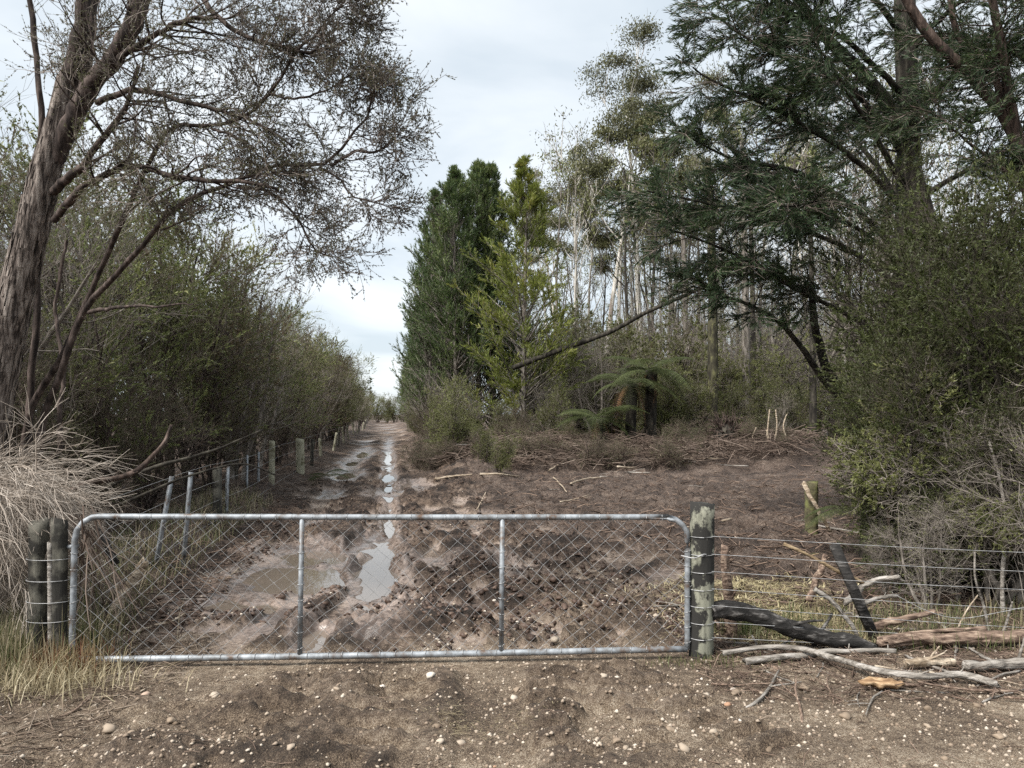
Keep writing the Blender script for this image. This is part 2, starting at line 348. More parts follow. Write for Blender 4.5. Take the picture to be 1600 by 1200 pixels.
def ground_mat():
    m, N, L, b = new_mat('ground')
    z = N.new('ShaderNodeAttribute'); z.attribute_name = 'zone'
    s = N.new('ShaderNodeSeparateColor'); L.new(z.outputs['Color'], s.inputs[0])
    co = objcoord(N, L)
    big = noise(N, L, 1.3, 5, co, 0.6); fine = noise(N, L, 22, 7, co, 0.7); grit = noise(N, L, 130, 4, co, 0.7)
    mixf = N.new('ShaderNodeMath'); mixf.operation = 'MULTIPLY_ADD'; mixf.inputs[1].default_value = 0.5
    L.new(fine.outputs['Fac'], mixf.inputs[0])
    hb = N.new('ShaderNodeMath'); hb.operation = 'MULTIPLY'; hb.inputs[1].default_value = 0.5
    L.new(big.outputs['Fac'], hb.inputs[0]); L.new(hb.outputs[0], mixf.inputs[2])
    pale = ramp(N, [(0.43, (0.105, 0.071, 0.051)), (0.5, (0.27, 0.2, 0.152)), (0.58, (0.45, 0.36, 0.285))]); L.new(mixf.outputs[0], pale.inputs[0])
    top = ramp(N, [(0.43, (0.022, 0.0135, 0.009)), (0.5, (0.08, 0.052, 0.037)), (0.57, (0.22, 0.155, 0.112))]); L.new(mixf.outputs[0], top.inputs[0])
    mud = N.new('ShaderNodeMix'); mud.data_type = 'RGBA'; L.new(z.outputs['Alpha'], mud.inputs[0]); L.new(pale.outputs[0], mud.inputs[6]); L.new(top.outputs[0], mud.inputs[7])
    g2 = N.new('ShaderNodeMath'); g2.operation = 'MULTIPLY_ADD'; g2.inputs[1].default_value = 0.5
    L.new(grit.outputs['Fac'], g2.inputs[0]); 
    hb2 = N.new('ShaderNodeMath'); hb2.operation = 'MULTIPLY'; hb2.inputs[1].default_value = 0.5
    L.new(mixf.outputs[0], hb2.inputs[0]); L.new(hb2.outputs[0], g2.inputs[2])
    grav = ramp(N, [(0.43, (0.065, 0.043, 0.028)), (0.485, (0.21, 0.15, 0.1)), (0.53, (0.36, 0.275, 0.19)), (0.58, (0.58, 0.49, 0.38))]); L.new(g2.outputs[0], grav.inputs[0])
    lit = ramp(N, [(0.44, (0.02, 0.013, 0.0095)), (0.49, (0.08, 0.053, 0.04)), (0.54, (0.18, 0.13, 0.1)), (0.6, (0.38, 0.31, 0.255))]); L.new(g2.outputs[0], lit.inputs[0])
    def mixc(f, a, c):
        x = N.new('ShaderNodeMix'); x.data_type = 'RGBA'; L.new(f, x.inputs[0]); L.new(a, x.inputs[6]); L.new(c, x.inputs[7]); return x.outputs[2]
    c1 = mixc(s.outputs[0], mud.outputs[2], grav.outputs[0])
    damp = noise(N, L, 1.6, 4, co, 0.6); dr = ramp(N, [(0.47, (1, 1, 1)), (0.6, (0.42, 0.38, 0.36))]); L.new(damp.outputs['Fac'], dr.inputs[0])
    dm = N.new('ShaderNodeMix'); dm.data_type = 'RGBA'; dm.blend_type = 'MULTIPLY'; dm.inputs[0].default_value = 0.5; L.new(c1, dm.inputs[6]); L.new(dr.outputs[0], dm.inputs[7])
    c2 = mixc(s.outputs[1], dm.outputs[2], lit.outputs[0])
    wetc = ramp(N, [(0.43, (0.08, 0.06, 0.05)), (0.57, (0.27, 0.215, 0.185))]); L.new(mixf.outputs[0], wetc.inputs[0])
    c3 = mixc(s.outputs[2], c2, wetc.outputs[0])
    L.new(c3, b.inputs['Base Color'])
    rr = N.new('ShaderNodeMapRange'); rr.inputs['To Min'].default_value = 0.85; rr.inputs['To Max'].default_value = 0.2
    L.new(s.outputs[2], rr.inputs['Value']); L.new(rr.outputs[0], b.inputs['Roughness'])
    b.inputs['Specular IOR Level'].default_value = 0.45
    bs = N.new('ShaderNodeMapRange'); bs.inputs['To Min'].default_value = 0.9; bs.inputs['To Max'].default_value = 0.12
    L.new(s.outputs[2], bs.inputs['Value'])
    k = N.new('ShaderNodeBump'); k.inputs['Distance'].default_value = 0.11
    L.new(bs.outputs[0], k.inputs['Strength']); L.new(g2.outputs[0], k.inputs['Height']); L.new(k.outputs[0], b.inputs['Normal'])
    return m
M['ground'] = ground_mat()
def water_mat():
    m, N, L, b = new_mat('muddy_water')
    b.inputs['Base Color'].default_value = (0.16, 0.13, 0.105, 1); b.inputs['Roughness'].default_value = 0.02
    b.inputs['Specular IOR Level'].default_value = 1.0; b.inputs['IOR'].default_value = 1.33
    n = noise(N, L, 9, 3, objcoord(N, L)); bump(N, L, n.outputs['Fac'], b, 0.04, 0.01)
    return m
M['water'] = water_mat()

# ------------------------------------------------------------------ the ground
def S(x, y): return x + 0.165 * y                 # sideways distance from the right-hand wheel rut of the track
puddles = []                                      # (x, y, half width, half length)
def pud(px0, px1, py0, py1):
    a, b = G((px0 + px1) / 2, py0), G((px0 + px1) / 2, py1)
    l, r = G(px0, (py0 + py1) / 2), G(px1, (py0 + py1) / 2)
    c = (a + b) / 2
    puddles.append((c[0], c[1], (r[0] - l[0]) / 2, (a[1] - b[1]) / 2))
for q in [(556, 624, 846, 940), (385, 548, 882, 926), (425, 545, 856, 880), (300, 400, 930, 958), (597, 616, 738, 751), (600, 614, 700, 733), (578, 617, 770, 783),
          (556, 580, 703, 716), (466, 512, 972, 1012), (552, 592, 940, 962), (628, 662, 756, 766), (770, 800, 868, 900), (380, 440, 935, 960),
          (600, 612, 684, 697), (598, 620, 800, 842), (600, 617, 786, 797), (600, 615, 754, 768), (520, 560, 735, 750), (535, 562, 718, 728), (1130, 1210, 822, 831), (640, 700, 872, 886), (1010, 1060, 838, 845)]: pud(*q)
ruts = []                                         # (points, half width, depth, tread)
def rut(px, hw, depth, tread): ruts.append((catmull([G(*p)[:2] for p in px], 40), hw, depth, tread))
rut([(775, 1195), (768, 1110), (757, 1030), (728, 960), (690, 890), (650, 840)], 0.2, 0.03, 0.0)
rut([(330, 1026), (400, 985), (460, 940), (520, 890), (560, 850)], 0.13, 0.05, 0.0)
rut([(455, 1030), (505, 985), (560, 930), (590, 870)], 0.14, 0.05, 0.0)
rut([(880, 1120), (870, 1030), (800, 960), (720, 900), (640, 835), (615, 790)], 0.2, 0.025, 0.19)
rut([(640, 1100), (600, 1030), (620, 960), (660, 900), (700, 850)], 0.2, 0.035, 0.19)
rut([(830, 1020), (900, 970), (980, 930), (1060, 890), (1140, 860)], 0.2, 0.05, 0.19)
rut([(930, 1010), (1000, 960), (1050, 900), (1090, 850)], 0.18, 0.04, 0.19)
rut([(1000, 1180), (950, 1090), (930, 1010), (860, 930), (780, 870)], 0.2, 0.015, 0.19)

rut([(560, 1190), (590, 1110), (600, 1035)], 0.19, 0.012, 0.19)
rut([(1250, 1190), (1100, 1120), (980, 1060), (900, 1020)], 0.19, 0.012, 0.19)
rut([(880, 1200), (905, 1110), (915, 1030)], 0.19, 0.015, 0.19)
rut([(330, 1180), (430, 1100), (500, 1040)], 0.19, 0.012, 0.19)
def zones(x, y):
    s = S(x, y)
    n = fbm(x, y, 0.9, 3, off=3.1)
    front = smooth(6.4, 5.0, y + 1.6 * (n - 0.5) - 0.6 * smooth(-0.5, 1.2, x))
    gravel = front * 1.0
    gravel = np.maximum(gravel, 0.85 * smooth(-0.2, 0.7, x + (n - 0.5)) * smooth(10.0, 7.0, y) * smooth(0.35, 0.6, n))
    track = smooth(-2.0, -1.7, s) * smooth(2.2, 1.4, s + 1.2 * (n - 0.5)) * smooth(5.0, 6.0, y)
    nearmud = smooth(5.0, 6.0, y) * smooth(11.0, 8.0, y) * smooth(-2.1, -1.6, s) * smooth(3.6, 2.8, s)
    mud = np.maximum(track, nearmud)
    litter = (1 - mud) * smooth(5.4, 6.4, y)
    litter = np.maximum(litter, smooth(-2.0, -2.4, s))
    return gravel, litter, mud, n
def height(x, y, detail=True):
    x = np.asarray(x, float); y = np.asarray(y, float)
    s = S(x, y)
    gravel, litter, mud, n = zones(x, y)
    h = 0.05 * (fbm(x, y, 3.0, 3) - 0.5) + 0.012 * (fbm(x, y, 0.35, 3) - 0.5)
    # lumpy mud
    lump = np.abs(fbm(x, y, 0.42, 4, 0.6, 5.0) - 0.5) * 2
    lump2 = np.maximum(fbm(x, y, 0.24, 4, 0.6, 11.0) - 0.47, 0) * 2.4
    flat = smooth(-1.95, -1.6, s) * smooth(-0.35, -0.7, s) * smooth(6.0, 6.6, y) * smooth(9.4, 8.2, y)
    patch = smooth(0.38, 0.62, fbm(x, y, 1.7, 2, off=21))
    crumb = np.abs(fbm(x, y, 0.16, 3, 0.7, 41.0) - 0.5) * 2
    amp = mud * (1 - 0.85 * flat) * (0.3 + 0.7 * patch)
    h = h + amp * (0.34 * lump2 + 0.10 * lump + 0.09 * crumb - 0.03)
    h = h + (1 - mud) * smooth(5.6, 7.5, y) * (0.2 * lump2 + 0.05 * lump + 0.07 * crumb - 0.01)
    h = h + smooth(5.8, 4.6, y) * ((0.10 * lump2 + 0.05 * crumb) * patch + 0.018 * crumb)
    # long smeared ruts drawn out along the direction of travel, curving right near the gate
    sc_ = s - 0.05 * np.maximum(11 - y, 0) ** 1.6 * smooth(0.0, 2.0, s)
    row = np.abs(fbm(sc_, y * 0.16, 0.5, 3, 0.55, 27.0) - 0.5) * 2
    h = h + mud * (1 - 0.8 * flat) * 0.14 * (row - 0.22)
    h = h + (1 - mud) * smooth(6.5, 8.5, y) * smooth(1.0, 2.5, s) * 0.07 * (np.abs(fbm(x * 0.3, y, 0.9, 3, 0.55, 33.0) - 0.5) * 2 - 0.2)
    # the two wheel ruts of the track with a ridge between
    far = smooth(6.2, 7.5, y)
    wob = 0.25 * (fbm(y * 0 + 3.3, y, 5.0, 2) - 0.5)
    for c, w, d in ((0.0, 0.26, 0.09), (-1.12, 0.26, 0.06)):
        h = h - far * d * np.exp(-((s - c - wob) / w) ** 2)
        h = h + far * 0.05 * np.exp(-((np.abs(s - c - wob) - 0.42) / 0.15) ** 2) * (0.5 + fbm(x, y, 0.6, 2))
    if detail:
        near = (y > 2) & (y < 20) & (np.abs(x) < 8)
        xs, ys = x[near], y[near]
        for pts, hw, depth, tread in ruts:
            d2 = np.full(xs.shape, 1e9); arc = np.zeros(xs.shape)
            cum = np.concatenate([[0], np.cumsum(np.linalg.norm(np.diff(pts, axis=0), axis=1))])
            bx = (xs > pts[:, 0].min() - 0.6) & (xs < pts[:, 0].max() + 0.6) & (ys > pts[:, 1].min() - 0.6) & (ys < pts[:, 1].max() + 0.6)
            xb, yb = xs[bx], ys[bx]
            db = np.full(xb.shape, 1e9); ab = np.zeros(xb.shape)
            for i in range(len(pts) - 1):
                e = pts[i + 1] - pts[i]; L2 = (e ** 2).sum()
                t = np.clip(((xb - pts[i, 0]) * e[0] + (yb - pts[i, 1]) * e[1]) / L2, 0, 1)
                dd = np.hypot(xb - pts[i, 0] - t * e[0], yb - pts[i, 1] - t * e[1])
                m = dd < db; db[m] = dd[m]; ab[m] = cum[i] + t[m] * math.sqrt(L2)
            hh = -1.5 * depth * smooth(hw * 1.15, hw * 0.7, db) + 0.9 * depth * np.exp(-((db - hw * 1.5) / (hw * 0.45)) ** 2)
            if tread: hh = hh + smooth(hw * 1.2, hw * 0.8, db) * 0.06 * (np.sin(ab / tread * 2 * math.pi + db * 6) > 0.25) * smooth(0.2, 0.36, fbm(xb, yb, 0.5, 2, off=8))
            tmp = np.zeros(xs.shape); tmp[bx] = hh
            h[near] = h[near] + tmp
    h = np.where(h > 0.05, 0.05 + 0.09 * np.tanh((h - 0.05) / 0.09), h)
    # windrow of pushed-up soil along the clearing's edge and the right side of the track
    wr = smooth(20.0, 22.5, y + 0.12 * (x - 3)) * smooth(31, 25, y) * smooth(2.0, 3.2, s) * smooth(16, 10, x)
    h = h + wr * (0.25 + 0.75 * fbm(x, y, 2.2, 3, off=2))
    h = h + smooth(1.1, 2.0, s) * smooth(3.4, 2.4, s) * smooth(15.5, 18.5, y) * (0.1 + 0.35 * fbm(x, y, 0.9, 3, off=6))
    h = h + smooth(-1.75, -2.5, s) * smooth(5.0, 6.5, y) * (0.08 + 0.2 * fbm(x, y, 1.2, 3, off=4))
    # the gate swings clear of the ground
    kg = smooth(0.34, 0.12, np.abs(y - 5.07 - 0.045 * (x + 0.9))) * smooth(-3.2, -2.9, x) * smooth(1.35, 1.1, x)
    h = h * (1 - kg) + kg * np.minimum(h * 0.4, -0.012)
    # puddles
    h = np.maximum(h, -0.018)
    for cx, cyy, hw, hl in puddles:
        ex = (x - cx + 0.165 * (y - cyy)) / hw; ey = (y - cyy) / hl
        r = np.sqrt(ex * ex + ey * ey) + 1.1 * (fbm(x, y, max(hw, 0.14) * 1.4, 3, off=13) - 0.5)
        k = smooth(1.5, 0.75, r)
        h = h * (1 - k) + k * np.minimum(h * 0.25 - 0.02, -0.02) - 0.05 * smooth(1.1, 0.7, r)
    return h
def gz(x, y): return float(height(np.array([float(x)]), np.array([float(y)]))[0])

def axis(core0, core1, step, lo, hi, growth):
    a = list(np.arange(core0, core1, step))
    st = step
    while a[-1] < hi: st *= growth; a.append(a[-1] + st)
    st = step; b = []
    v = core0
    while v > lo: st *= growth; v -= st; b.append(v)
    return np.array(b[::-1] + a)
gx = axis(-3.7, 4.3, 0.0225, -420, 420, 1.11)
gy = list(np.arange(2.8, 5.4, 0.022)); st = 0.022
while gy[-1] < 700:
    st = 0.022 * (gy[-1] / 5.2) ** 1.4 if gy[-1] < 30 else st * 1.08
    gy.append(gy[-1] + st)
pre, v, st = [], 2.8, 0.03
while v > -60: st *= 1.25; v -= st; pre.append(v)
gy = np.array(pre[::-1] + gy)
GX, GY = np.meshgrid(gx, gy)
H = height(GX.ravel(), GY.ravel())
V = np.stack([GX.ravel(), GY.ravel(), H], -1)
ny, nx = GX.shape
ii = (np.arange(ny - 1)[:, None] * nx + np.arange(nx - 1)[None]).ravel()
quads = np.stack([ii, ii + 1, ii + nx + 1, ii + nx], -1)
gr, li, mu, nn = zones(V[:, 0], V[:, 1])
sv = S(V[:, 0], V[:, 1])
wet = mu * smooth(0.03, -0.015, H) * smooth(0.3, 0.55, fbm(V[:, 0], V[:, 1], 0.8, 3, off=31))
flatw = smooth(-1.95, -1.6, sv) * smooth(-0.3, -0.7, sv) * smooth(5.6, 6.2, V[:, 1]) * smooth(9.8, 8.4, V[:, 1]) * smooth(0.06, 0.0, H)
for cx, cyy, hw, hl in puddles:
    rr_ = np.hypot((V[:, 0] - cx + 0.165 * (V[:, 1] - cyy)) / hw, (V[:, 1] - cyy) / hl) + 0.9 * (fbm(V[:, 0], V[:, 1], 0.4, 3, off=71) - 0.5)
    wet = np.maximum(wet, 0.9 * smooth(2.1, 1.3, rr_) * (mu > 0.3))
wet = np.clip(np.maximum(wet, 0.8 * flatw), 0, 1)
clodm = smooth(0.012, 0.05, H - 0.05 * (fbm(V[:, 0], V[:, 1], 3.0, 3) - 0.5) - 0.02 * (fbm(V[:, 0], V[:, 1], 0.3, 3, off=9) - 0.5))
gr = gr * (1 - 0.6 * smooth(0.028, 0.055, H))          # turned-up lumps are bare soil, not gravel
zone = np.stack([gr, li, wet, np.clip(clodm, 0, 1)], -1)
g = obj('ground', mesh('ground', V, [quads], None, zone, True, [M['ground']]))
g['kind'] = 'structure'
for pi_, (cx, cyy, hw, hl) in enumerate(puddles):
    a = np.linspace(0, 2 * math.pi, 32, endpoint=False)
    yy = cyy + 1.7 * hl * np.sin(a); xx = cx + 1.7 * hw * np.cos(a) - 0.165 * (yy - cyy)
    o = obj('puddle', mesh('puddle', np.stack([xx, yy, np.full(32, -0.034 - 0.0012 * pi_)], -1), [np.arange(32)[None]], mats=[M['water']]))
    o['kind'] = 'structure'

# ------------------------------------------------------------------ gate
def tube_mesh(name, pts, r0, r1, mat, sides=8, K=None, rough=0.0, rng=RNG):
    K = K or max(2, len(pts))
    p = catmull(pts, K)[None]
    R = np.linspace(r0, r1, K)[None]
    if rough:
        R = R * (1 + rng.normal(0, rough, R.shape)); p = p + rng.normal(0, rough * 0.4 * r0, p.shape)
    g_ = Geo(); g_.add(*tubes(p, R, sides, cap=True)); return g_.mesh(name, mat)
DL, DR = 4.98, 5.17
TL, TR, BL, BR = P(118, 807, DL), P(1074, 808, DR), P(112, 1031, DL), P(1074, 1014, DR)
def gp(u, w):                                          # u 0..1 along the gate, w 0..1 upwards
    return (BL * (1 - u) + BR * u) * (1 - w) + (TL * (1 - u) + TR * u) * w
gate = thing('farm_gate', 'wide galvanised pipe farm gate with chain link mesh across the muddy track', 'gate', (0, 0, 0))
rc = 0.037; rcv = 0.16
fr = [gp(0, 0.0), gp(0, 0.4), gp(0, 1 - rcv)] + [gp(rc * (1 - math.cos(a)), 1 - rcv * (1 - math.sin(a))) for a in (0.4, 0.8, 1.2)] + [gp(rc, 1), gp(rc + .03, 1), gp(0.3, 0.998), gp(0.6, 0.997), gp(1 - rc - .03, 1), gp(1 - rc, 1)] + \
     [gp(1 - rc * (1 - math.cos(a)), 1 - rcv * (1 - math.sin(a))) for a in (1.2, 0.8, 0.4)] + [gp(1, 1 - rcv), gp(1, 0.4), gp(1, 0.0)]
obj('frame', tube_mesh('gate_frame', fr, 0.0195, 0.0195, M['galv'], 12, 90), gate)
obj('bottom_rail', tube_mesh('bottom_rail', [gp(0.001, 0), gp(0.3, -0.004), gp(0.6, -0.006), gp(0.999, 0)], 0.021, 0.021, M['galv'], 12, 24), gate)
for px in (462, 776):
    u = (px - 116) / 957.0
    obj('upright', tube_mesh('upright', [gp(u, 0.01), gp(u, 0.985)], 0.0165, 0.0165, M['galv'], 10, 2), gate)
pitch, W_, H_ = 0.0575, 4.19, 0.95
npk = int(W_ / pitch); nst = 17
rg = np.random.default_rng(5)
def meshpt(a, b):                                      # a across in pitches, b up in half diamonds: one smooth sag field so the wires stay linked
    u, w = a / npk, b / nst
    q = gp(u, w * 0.985 + 0.006)
    du = 0.02 * math.sin(a * 0.31 + b * 0.5) + 0.018 * math.sin(a * 0.13 - b * 0.37 + 1)
    dw = 0.012 * math.sin(a * 0.23 + b * 0.21 + 2) + 0.008 * math.sin(a * 0.71)
    k = math.sin(math.pi * min(max(w, 0), 1))
    return q + np.array([du * k, 0.012 * math.sin(a * 0.4 + b) * k, dw * k])
for i in range(npk):
    pts = np.array([meshpt(i + ((j + i) % 2), j) for j in range(nst + 1)])
    pts[:, 1] += np.where(np.arange(nst + 1) % 2, 0.002, -0.002)
    if i < 3: pts = pts[: nst - 3 + i]
    if i > npk - 4: pts = pts[: nst - 3 + (npk - 1 - i)]
    gg = Geo(); gg.add(*tubes(pts[None], np.full((1, len(pts)), 0.0017), 4))
    obj('mesh_wire', gg.mesh('mesh_wire', M['wire']), gate)
th = np.linspace(0, 2.3 * math.pi, 14)
tie = np.stack([0.012 * th / 7, 0.0225 * np.cos(th), 0.0225 * np.sin(th)], -1)
tg = Geo(); tg.add(*tubes(tie[None], np.full((1, 14), 0.0021), 4)); tie_me = tg.mesh('wire_tie', M['wire'])
for i in range(1, npk, 2):
    for w in (0.0, 0.995):
        u = (i + rg.uniform(-0.3, 0.3)) / npk
        if 0.05 < u < 0.96: obj('wire_tie', tie_me, gate, gp(u, w), (rg.uniform(-.4, .4), 0, rg.uniform(-.4, .2)))
for w in np.arange(0.06, 0.8, 0.115):
    for u in (0.0, 1.0, (462 - 116) / 957.0, (776 - 116) / 957.0):
        obj('wire_tie', tie_me, gate, gp(u, w), (0, math.pi / 2 + rg.uniform(-.3, .3), 0))
obj('hinge', tube_mesh('hinge', [P(122, 853, 4.985), P(100, 855, 5.02)], 0.014, 0.014, M['galv'], 8, 2), gate)
obj('latch_chain', tube_mesh('latch_chain', [P(1064, 868, 5.13), P(1085, 872, 5.1), P(1100, 866, 5.11), P(1112, 870, 5.17)], 0.004, 0.004, M['wire'], 6, 12), gate)

# ------------------------------------------------------------------ posts and fences
def post_mesh(name, base, top, r, mat, sides=18, rough=0.03, seed=0, slant=0.02):
    rg_ = np.random.default_rng(seed); K = 14
    base = np.asarray(base, float); top = np.asarray(top, float)
    p = base + (top - base) * np.linspace(0, 1, K)[:, None]
    Vv, fs, _ = tubes(p[None], np.full((1, K), r), sides, cap=True)
    ax = norm(top - base); rel = Vv - base; al = rel @ ax
    rad = rel - al[:, None] * ax
    ang = np.arctan2(rad[:, 1], rad[:, 0])
    k = 1 + rough * (np.sin(ang * 3 + seed) + np.sin(ang * 5 + al * 3 + seed * 2) * 0.7 + rg_.normal(0, 0.35, len(ang)))
    Vv = base + al[:, None] * ax + rad * k[:, None]
    tmask = np.arange(len(Vv)) >= (K - 1) * sides
    Vv[tmask, 2] += slant * np.cos(ang[tmask] + seed) + rg_.normal(0, 0.003, tmask.sum())
    # rounded rim
    gg = Geo(); gg.add(Vv, fs); return gg.mesh(name, mat, True)
def wire_mesh(name, pts, K=16, r=0.0021, sag=0.0):
    p = catmull(pts, K); p[:, 2] -= sag * np.sin(np.linspace(0, math.pi, K))
    gg = Geo(); gg.add(*tubes(p[None], np.full((1, K), r), 5)); return gg.mesh(name, M['wire'])

rfence = thing('strainer_fence', 'round lichen-streaked strainer post right of the gate with wires running right', 'fence', (0, 0, 0))
pb = P(1095, 1020, 5.2); pt = P(1097, 786, 5.2)
obj('post', post_mesh('strainer_post', pb - [0, 0, 0.15], pt, 0.082, M['post'], 24, 0.018, 3, 0.008), rfence)
for y0, y1 in ((838, 868), (866, 898), (893, 927), (920, 958), (946, 988), (972, 1004), (996, 1022)):
    a = P(1112, y0, 5.13); b = P(1720, y1, 5.75)
    w = obj('wire', wire_mesh('fence_wire', [a, (a + b) / 2 + [0, 0, -0.01], b], 16, 0.0021), rfence)
    c = P(1096, y0, 5.2); an = np.linspace(0, 2 * math.pi, 20)
    obj('wire_wrap', wire_mesh('wire_wrap', np.stack([c[0] + 0.086 * np.cos(an), c[1] + 0.086 * np.sin(an), c[2] + 0.006 * an / 6 + 0 * an], -1), 20, 0.0024), w)
obj('loose_wire', wire_mesh('loose_wire', [P(1400, 930, 5.6), P(1450, 955, 5.6), P(1500, 966, 5.6), P(1560, 957, 5.6), P(1640, 940, 5.7)], 20), rfence)

lpost = thing('gate_post', 'dark old double gate post half buried in dead brush at left gate end', 'post', (0, 0, 0))
obj('post', post_mesh('old_gate_post', P(60, 1010, 5.05) - [0, 0, 0.1], P(61, 815, 5.05), 0.062, M['old_post'], 14, 0.04, 5), lpost)
obj('post', post_mesh('old_gate_post', P(93, 1008, 5.0) - [0, 0, 0.1], P(93, 812, 5.0), 0.048, M['old_post'], 14, 0.05, 8), lpost)
obj('batten', post_mesh('batten', P(79, 1008, 4.96), P(78, 850, 4.96), 0.016, M['grey_wood'], 6, 0.05, 2), lpost)
for y in (872, 905, 938, 968):
    c = P(77, y, 5.02); an = np.linspace(0, 2 * math.pi, 20)
    obj('wire_wrap', wire_mesh('wire_wrap', np.stack([c[0] + 0.145 * np.cos(an), c[1] + 0.085 * np.sin(an), c[2] + 0 * an], -1), 20, 0.0022), lpost)

lf = thing('track_fence', 'old wire fence with leaning steel and wooden posts left of the track', 'fence', (0, 0, 0))
def angle_iron(name, base, top, wd=0.035):
    base, top = np.asarray(base), np.asarray(top); ax = norm(top - base)
    s1 = norm(np.cross(ax, [0.3, 1, 0])); s2 = np.cross(ax, s1)
    prof = np.array([[0, 0], [wd, 0], [wd, 0.006], [0.006, 0.006], [0.006, wd * 0.8], [0, wd * 0.8]]) - wd / 3
    Vv = np.concatenate([q + prof[:, :1] * s1 + prof[:, 1:] * s2 for q in (base, top)])
    n = len(prof); f = [np.array([[i, (i + 1) % n, n + (i + 1) % n, n + i] for i in range(n)]), np.array([np.arange(n)[::-1], np.arange(n) + n])]
    gg = Geo(); gg.add(Vv, f); return gg.mesh(name, M['galv'], False)
for (a, b, D) in (((236, 905), (268, 745), 7.4), ((284, 890), (298, 738), 7.8), ((385, 800), (386, 711), 14), ((403, 795), (404, 706), 14.6), ((352, 850), (356, 728), 10.5)):
    obj('steel_post', angle_iron('steel_post', P(*a, D) - [0, 0, 0.1], P(*b, D), 0.055), lf)
for i, (x, y0, y1, D, r, mt) in enumerate(((340, 850, 732, 10.0, 0.058, 'old_post'), (424, 780, 689, 15.6, 0.062, 'pale_post'), (470, 758, 686, 18.5, 0.1, 'pale_post'))):
    obj('post', post_mesh('fence_post', P(x, y0, D) - [0, 0, 0.1], P(x - 1 + 2 * (i % 2), y1, D), r, M[mt], 14, 0.03, i + 20), lf)
for i, D in enumerate(np.arange(21.5, 75, 4.1)):
    x = -0.165 * D - 2.15 + RNG.normal(0, 0.08)
    obj('post', post_mesh('fence_post', (x, D, -0.1), (x + RNG.normal(0, 0.12), D, 0.95 + RNG.normal(0, 0.18)), 0.05, M['pale_post' if i % 3 else 'old_post'], 10, 0.03, i + 40), lf)
for hgt in (0.25, 0.5, 0.75, 0.98):
    obj('wire', wire_mesh('fence_wire', [(-0.165 * D - 2.2, D, hgt + 0.06 * math.sin(D)) for D in (6.0, 9, 12, 15.6, 18.5, 25, 35, 50)], 40, 0.0022), lf)

# ------------------------------------------------------------------ generic plants
def taper(r0, r1, N, K): return np.asarray(r0)[:, None] * (1 - np.linspace(0, 1, K)[None] * (1 - r1))

def kanuka(seed, h, stems, spread, leaf_n, leaf_len, leaf_w, twig_n=(9, 8, 5), leaf_mat='scrub_leaf', twig_mat='twig', bark='limb_bark', lens=(0.34, 0.17, 0.085), low=0.25, trop=0.10, r0=0.035, leaf_t=0.4, stem_w=0.10, bald=0.33):
    """fine-twigged shrub tree: several stems, three orders of twigs, tiny leaves"""
    r = np.random.default_rng(seed)
    az = r.uniform(0, 2 * math.pi, stems); tilt = np.abs(r.normal(0, spread, stems))
    d = np.stack([np.cos(az) * np.sin(tilt), np.sin(az) * np.sin(tilt), np.cos(tilt)], -1)
    st = np.stack([0.06 * np.cos(az), 0.06 * np.sin(az), np.full(stems, -0.15)], -1)
    ln = h * r.uniform(0.75, 1.0, stems); ln[0] = h
    P0 = grow(st, d, ln, 12, stem_w, 0.06, r); R0 = taper(h * r0 / 2 * r.uniform(0.6, 1.1, stems), 0.15, stems, 12)
    tr = Geo(); tr.add(*tubes(P0, R0, 7, r.uniform(0, 1, stems)))
    cr = Geo()
    pos, dd, pr, t, _ = spawn(P0, R0, twig_n[0] * 2, low, 1.0, 48, 14, r)
    L1 = h * lens[0] * r.uniform(0.5, 1.1, len(pos)) * (1.15 - 0.6 * t)
    P1 = grow(pos, dd, L1, 7, 0.13, trop, r); R1 = taper(np.minimum(pr * 0.6, 0.004 + h * 0.0024), 0.3, len(pos), 7)
    tr.add(*tubes(P1, R1, 5, r.uniform(0, 1, len(pos))))
    pos, dd, pr, t, i1 = spawn(P1, R1, twig_n[1], 0.25, 1.0, 42, 14, r)
    L2 = h * lens[1] * r.uniform(0.5, 1.15, len(pos))
    P2 = grow(pos, dd, L2, 4, 0.16, trop * 1.3, r); R2 = taper(np.full(len(pos), 0.0030), 0.4, len(pos), 4)
    cl = r.uniform(0, 1, len(P1))[i1]
    cr2 = Geo(); cr2.add(*tubes(P2, R2, 3, 0.25 + 0.5 * r.random(len(pos))))
    pos, dd, pr, t, i2 = spawn(P2, R2, twig_n[2], 0.2, 1.0, 38, 14, r)
    L3 = h * lens[2] * r.uniform(0.5, 1.2, len(pos))
    P3 = grow(pos, dd, L3, 2, 0.12, trop * 1.2, r); R3 = taper(np.full(len(pos), 0.0015), 0.5, len(pos), 2)
    cr2.add(*tubes(P3, R3, 3, 0.25 + 0.5 * r.random(len(pos))))
    c3 = cl[i2]; lk = (c3 > bald) | (r.random(len(c3)) < 0.08); P3, R3, c3 = P3[lk], R3[lk], c3[lk]
    pos, dd, pr, t, i3 = spawn(P3, R3, leaf_n, leaf_t, 1.0, 38, 16, r)
    n = len(pos)
    if n:
        kf = 0.65 + 0.8 * r.random(len(P2))[i2][lk][i3]; Vv, Ff = leaf_tris(pos, dd, 1.15 * leaf_len * kf * r.uniform(0.6, 1.3, n), leaf_w * kf * r.uniform(0.7, 1.3, n), r)
        lv = np.clip(0.5 * c3[i3] + 0.25 + r.normal(0, 0.16, n), 0, 1)
        cr.add(Vv, Ff, np.repeat(lv, 3))
    return [('trunk', tr.mesh('kanuka_trunk', M[bark])), ('twigs', cr2.mesh('kanuka_twigs', M[twig_mat]))] + ([('crown', cr.mesh('kanuka_crown', M[leaf_mat], False))] if n else [])

